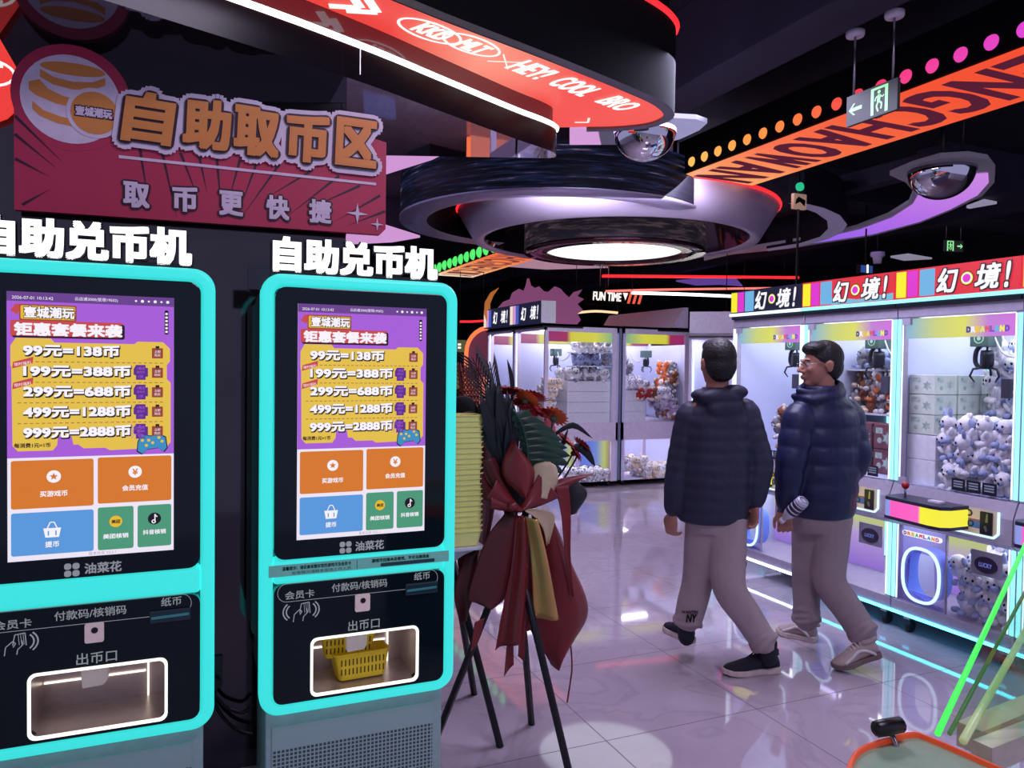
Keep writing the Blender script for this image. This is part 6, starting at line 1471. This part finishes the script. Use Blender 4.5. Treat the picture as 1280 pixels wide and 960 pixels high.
# second stand, mostly behind the kiosk
B2 = Bunch('flower_stand', 'darker flower stand with dried red plumes, mostly hidden behind the basket stack', (1.10, 3.12, 0), 3.14)
for (fx, fy), off in (((1.161, 2.80), (-.03, .02)), ((1.231, 3.30), (-.02, -.03)), ((.86, 3.25), (.05, -.01))):
    f = Vector((fx-1.10, fy-3.12, 0)); ap = Vector((-.08+off[0], .0+off[1], .95)); MB().tube([f, ap], .0155, 8).build('leg', LEGM, B2.t)
MB().ell(B2.q(590, 575, .0), (.10, .06, .16), 14, 10).build('floral_foam', LEAFB, B2.t)
B2.sheet('wrapping_panel', SATD, [(575, 560), (566, 640), (572, 720)], [(622, 545), (618, 620), (604, 700)], 1.5, .02, -.02, .03)
DRY = mat('dried red plumes', (112, 44, 36), .8, vary=.2, scale=20)
for k in range(6):
    B2.frond('dried_plume', DRY, [(584+k*3, 530), (578+k*4, 490), (572+k*5.4, 452+((k*7) % 11))], .06, .004, 12, 20, True, .01*k)
b = MB(); B2.blade(b, (600, 530, -.02), (566, 497, -.03), .035, (0, 0, .03)); B2.blade(b, (608, 520, -.02), (598, 505, -.03), .03); B2.blade(b, (604, 540, -.02), (570, 520, -.03), .04, (0, 0, .02)); o = b.build('broad_leaf', LEAFB, B2.t); o.modifiers.new('thickness', 'SOLIDIFY').thickness = .002
# white bracket shelf on the kiosk side and its stack of baskets
t = thing('basket_shelf', 'small white bracket shelf carrying the pale yellow basket stack beside the kiosk', 'shelf', (.868, 2.80, .80))
MB().box(0, .19, -.07, .07, .035, .05).build('shelf_board', WHITE, t, bevel=.004)
f = MB(); f.prism([(0, .035), (.18, .035), (.165, .02), (.12, .005), (.06, -.03), (.02, -.09), (0, -.11)], FR, -.012, .012); f.build('curved_bracket', WHITE, t, bevel=.003)
bm_ = basket_mb(.172, .125, .06, .86)
for k in range(23):
    if k == 0: o0 = bm_.build('coin_basket', PALE); o = o0
    else: o = o0.copy(); COL.objects.link(o)
    o.location = (.963+random.uniform(-.001, .001), 2.80+random.uniform(-.001, .001), .852+k*.0205)
    tag(o, 'pale yellow coin basket nested in the tall stack between kiosk and flowers' if k < 22 else 'pale yellow coin basket on top of the tall nested stack', 'basket', 'pale yellow nested baskets')
# ================================================================== game table at the lower right
t = thing('game_table', 'grey-green game table with orange rim and lime acrylic sides at the lower right corner', 'game table', (1.75, .95, 0))
O_ = Vector((1.75, .95, 0))
zt = .78
top_px = [(1060, 975), (1068, 952), (1082, 939), (1112, 929), (1142, 922), (1162, 928), (1200, 944), (1240, 962), (1300, 990)]
P = [at_z(x, y, zt)-O_ for x, y in top_px]
pl = [(p.x, p.y) for p in catmull(P, 4)]
pl = pl+[(pl[-1][0]+.05, pl[-1][1]-.6), (pl[0][0]-.12, pl[0][1]-.55)]
FT = Frame((0, 0, zt), (1, 0, 0), (0, 1, 0))
cx_ = sum(p[0] for p in pl)/len(pl); cy_ = sum(p[1] for p in pl)/len(pl)
def gro(k): return [(cx_+(x-cx_)*k, cy_+(y-cy_)*k) for x, y in pl]
MB().prism(gro(.985), FT, -.02, .0).build('table_top', mat('grey green table top', (150, 184, 152), .35), t)
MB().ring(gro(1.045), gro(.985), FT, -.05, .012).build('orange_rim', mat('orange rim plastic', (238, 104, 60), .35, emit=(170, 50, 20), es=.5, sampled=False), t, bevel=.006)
MB().prism(gro(.86), FT, -.745, -.02).build('table_cabinet', mat('grey cabinet', (120, 116, 122), .5), t)
MB().prism(gro(.80), FT, -zt+.0, -.745).build('table_plinth', BLACK, t)
a = at_z(1093, 912, zt+.035)-O_; b_ = at_z(1128, 905, zt+.035)-O_
d_ = (b_-a).normalized(); h = MB(); h.tube([a, a+d_*.006, a+(b_-a)*.4, b_-d_*.006, b_], [.010, .0165, .0175, .0165, .010], 12); ho = h.build('grip_handle', mat('black rubber grip', (16, 16, 18), .35), t)
m_ = (a+b_)/2; MB().tube([m_, m_+Vector((.01, -.02, -.05)), m_+Vector((.02, -.06, -.055))], .006, 8).build('handle_stem', STEEL, ho)
LIME = glow('lime acrylic edge', (74, 246, 96), 1.1, True); LIME2 = glow('dim green acrylic edge', (70, 120, 66), .7); LIME3 = mat('pale acrylic edge', (186, 206, 160), .3, emit=(150, 172, 120), es=.6, sampled=False)
ACR = glass('clear acrylic', (245, 252, 247), refl=.8, base=.02)
for (x0, y0, z0), (x1, y1, Y1), w, m, lab in (((1172, 917), (0, 0), 0, 0, 0),) if False else (((1172, 917, zt), (1296, 650, 1.72), .007, LIME, 'bright'), ((1187, 917, zt), (1300, 705, 1.62), .005, LIME2, 'dim'), ((1204, 926, zt), (1300, 757, 1.52), .009, LIME3, 'pale')):
    p0 = at_z(x0, y0, z0)-O_; p1 = at_y(x1, y1, Y1)-O_
    q0 = p0+Vector((.55, -.12, 0)); q1 = p1+Vector((.55, -.12, 0))
    nrm = (p1-p0).cross(q0-p0).normalized()*.004
    o = MB().add([p0, p1, q1, q0, p0+nrm, p1+nrm, q1+nrm, q0+nrm], [(0, 1, 2, 3), (7, 6, 5, 4), (0, 4, 5, 1), (1, 5, 6, 2), (2, 6, 7, 3), (3, 7, 4, 0)]).build('acrylic_side', ACR, t)
    MB().tube([p0, p1], w, 8).build('acrylic_edge', m, o)
IVO = mat('ivory machine frame', (244, 228, 208), .45)
for (x0, y0), (x1, y1), z, w in (((1212, 908), (1300, 872), .70, .03), ((1228, 930), (1300, 902), .70, .022)):
    a = at_z(x0, y0, z)-O_; b_ = at_z(x1, y1, z)-O_; d_ = (b_-a).normalized(); s_ = Vector((-d_.y, d_.x, 0))*w; u_ = Vector((0, 0, .06))
    MB().add([a-s_, b_-s_, b_+s_, a+s_, a-s_-u_, b_-s_-u_, b_+s_-u_, a+s_-u_], [(0, 1, 2, 3), (7, 6, 5, 4), (0, 4, 5, 1), (1, 5, 6, 2), (2, 6, 7, 3), (3, 7, 4, 0)]).build('ivory_frame', IVO, t)
# ================================================================== cut-outs on the white machines
YS = 10.3
def cut(px, th, m, name, parent, o, Y=YS):
    Q = [at_y(x, y, Y)-o for x, y in px]; return MB().prism([(p.x, p.z) for p in Q], FR, -th, 0).build(name, m, parent)
o = Vector((at_y(665, 406, YS).x, YS, 2.09))
t = thing('skyline_cutout', 'purple jagged skyline cut-out panel standing on the white claw machines', 'decor panel', o)
sky = [(612, 407), (614, 394), (622, 386), (630, 377), (638, 374), (641, 366), (649, 361), (655, 364), (658, 357), (660, 348), (661.5, 348), (664, 357), (669, 360), (674, 358), (680, 364), (686, 365), (694, 358), (701, 361), (706, 367), (712, 372), (718, 365), (728, 362), (722, 370), (730, 374), (722, 380), (729, 388), (722, 392), (726, 400), (720, 407)]
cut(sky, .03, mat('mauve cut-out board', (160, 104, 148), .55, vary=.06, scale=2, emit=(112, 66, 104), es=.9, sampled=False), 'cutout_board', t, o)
for x in (-.4, .3): MB().box(x-.02, x+.02, .0, .03, -.012, .1).build('support_foot', BLACK, t)
o2 = Vector((at_y(612, 406, YS).x, YS-.06, 2.09))
t = thing('moon_cutout', 'orange crescent moon cut-out beside the purple skyline panel', 'decor panel', o2)
moon = [(622, 360), (612, 366), (605, 378), (604, 392), (608, 404), (613, 407), (616, 400), (611, 390), (611, 380), (615, 370)]
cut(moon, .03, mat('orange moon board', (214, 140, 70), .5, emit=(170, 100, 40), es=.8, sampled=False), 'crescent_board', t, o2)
MB().box(-.04, .04, .0, .03, -.012, .06).build('support_foot', BLACK, t)
# white machine of the next row and far arcade cabinets
WF = white_machine((7.6, 9.6, 0), math.radians(-90), 'white claw machine of the next row, seen through the lilac plush machine', 1.0, sign=False)
heap('og', WF, -.4, .4, .2, .7, .826, lambda x, y: 1.2+.2*y, 'orange plush toy in the next row, seen through the lilac plush machine', 'plush in the next row', step=.19, zs=.16, sc=2.0)
def cabinet(x, y, rz, label, c1, c2, sign):
    t = thing('arcade_cabinet', label, 'arcade cabinet', (x, y, 0), rz, 'far arcade cabinets')
    m = MB(); V = []
    prof = [(0, .0), (0, .85), (-.22, .95), (-.22, 1.0), (.10, 1.1), (.18, 1.6), (-.02, 1.75), (-.02, 2.0), (.7, 2.0), (.7, 0)]
    for xx in (-.4, .4): V += [(xx, a, b) for a, b in prof]
    n = len(prof); m.add(V, [tuple(range(n)), tuple(range(2*n-1, n-1, -1))]+[(i, n+i, n+(i+1) % n, (i+1) % n) for i in range(n)]); m.build('cabinet_shell', mat('cabinet '+label[:14], c1, .4), t)
    s_ = MB(); s_.add([(-.34, .095, 1.12), (.34, .095, 1.12), (.34, .17, 1.58), (-.34, .17, 1.58)], [(0, 1, 2, 3)]); s_.build('game_screen', glow('screen '+label[:14], c2, 1.0, True), t)
    h = MB(); h.box(-.38, .38, -.035, -.02, 1.77, 1.98); ho = h.build('marquee', glow('marquee '+label[:14], c2, .8), t)
    e = MB()
    for r_ in range(2):
        for k in range(6): e.flat(rrect(-.30+k*.1, -.23+k*.1, 1.83+r_*.055, 1.865+r_*.055, .006), Frame((0, -.036, 0)), .001)
    e.build('marquee_print', WL, ho)
    for q in (-.15, .12):
        k = MB(); k.tube([(q, -.12, .97), (q, -.12, 1.03)], .008, 6); k.ell((q, -.12, 1.04), .02, 8, 6); k.build('control_stick', BLACK, t)
    return t
cabinet(4.05, 12.4, .3, 'dark arcade cabinet with white lettered marquee beside the neon arch', (26, 24, 34), (90, 96, 60), 'NEON')
cabinet(3.4, 14.6, .2, 'far arcade cabinet with a blue screen behind the flowers', (40, 36, 60), (80, 110, 190), 'GAME')
cabinet(5.1, 15.5, .2, 'far arcade cabinet with a pink screen behind the neon arch', (40, 36, 60), (200, 90, 130), 'PLAY')
p = at_y(612, 470, 11.6); t = thing('neon_arch', 'orange neon arch standing at the left of the white claw machines', 'arch', (p.x, 11.6, 0))
ar = [(-.42, 0)]+[(-.42*math.cos(a), 1.75+.42*math.sin(a)) for a in [math.pi*k/14 for k in range(15)]]+[(.42, 0)]
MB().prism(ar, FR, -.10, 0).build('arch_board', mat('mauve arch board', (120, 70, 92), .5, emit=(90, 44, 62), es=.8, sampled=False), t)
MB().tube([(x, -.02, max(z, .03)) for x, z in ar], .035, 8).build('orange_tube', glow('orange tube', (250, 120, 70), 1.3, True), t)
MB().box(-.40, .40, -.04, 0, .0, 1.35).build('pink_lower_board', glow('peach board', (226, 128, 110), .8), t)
# socket and cables on the dark wall between the kiosks
pw = at_y(268, 840, 3.015); t = thing('wall_socket', 'small grey wall socket low between the two kiosks', 'socket', (pw.x, 3.02, pw.z))
MB().prism(rrect(-.03, .03, -.06, .06, .006), FR, 0, .012).build('socket_plate', mat('grey socket plate', (84, 96, 98), .5), t)
MB().prism(circle(.0, -.03, .022, 14), FR, .012, .05).build('plug', BLACK, t)
for pts, lab in ((((268, 868), (280, 882), (292, 888), (305, 890), (316, 880)), 'upper black power cable looping between the two kiosks'), (((266, 874), (276, 893), (290, 908), (303, 915), (316, 918)), 'lower black power cable looping between the two kiosks')):
    Q = catmull([at_y(x, y, 2.97) for x, y in pts], 5); c = Q[0].copy(); ob = MB().tube([q-c for q in Q], .007, 6).build('power_cable', BLACK, loc=c); tag(ob, lab, 'cable', 'power cables')
bpy.data.scenes.remove(_tscene)
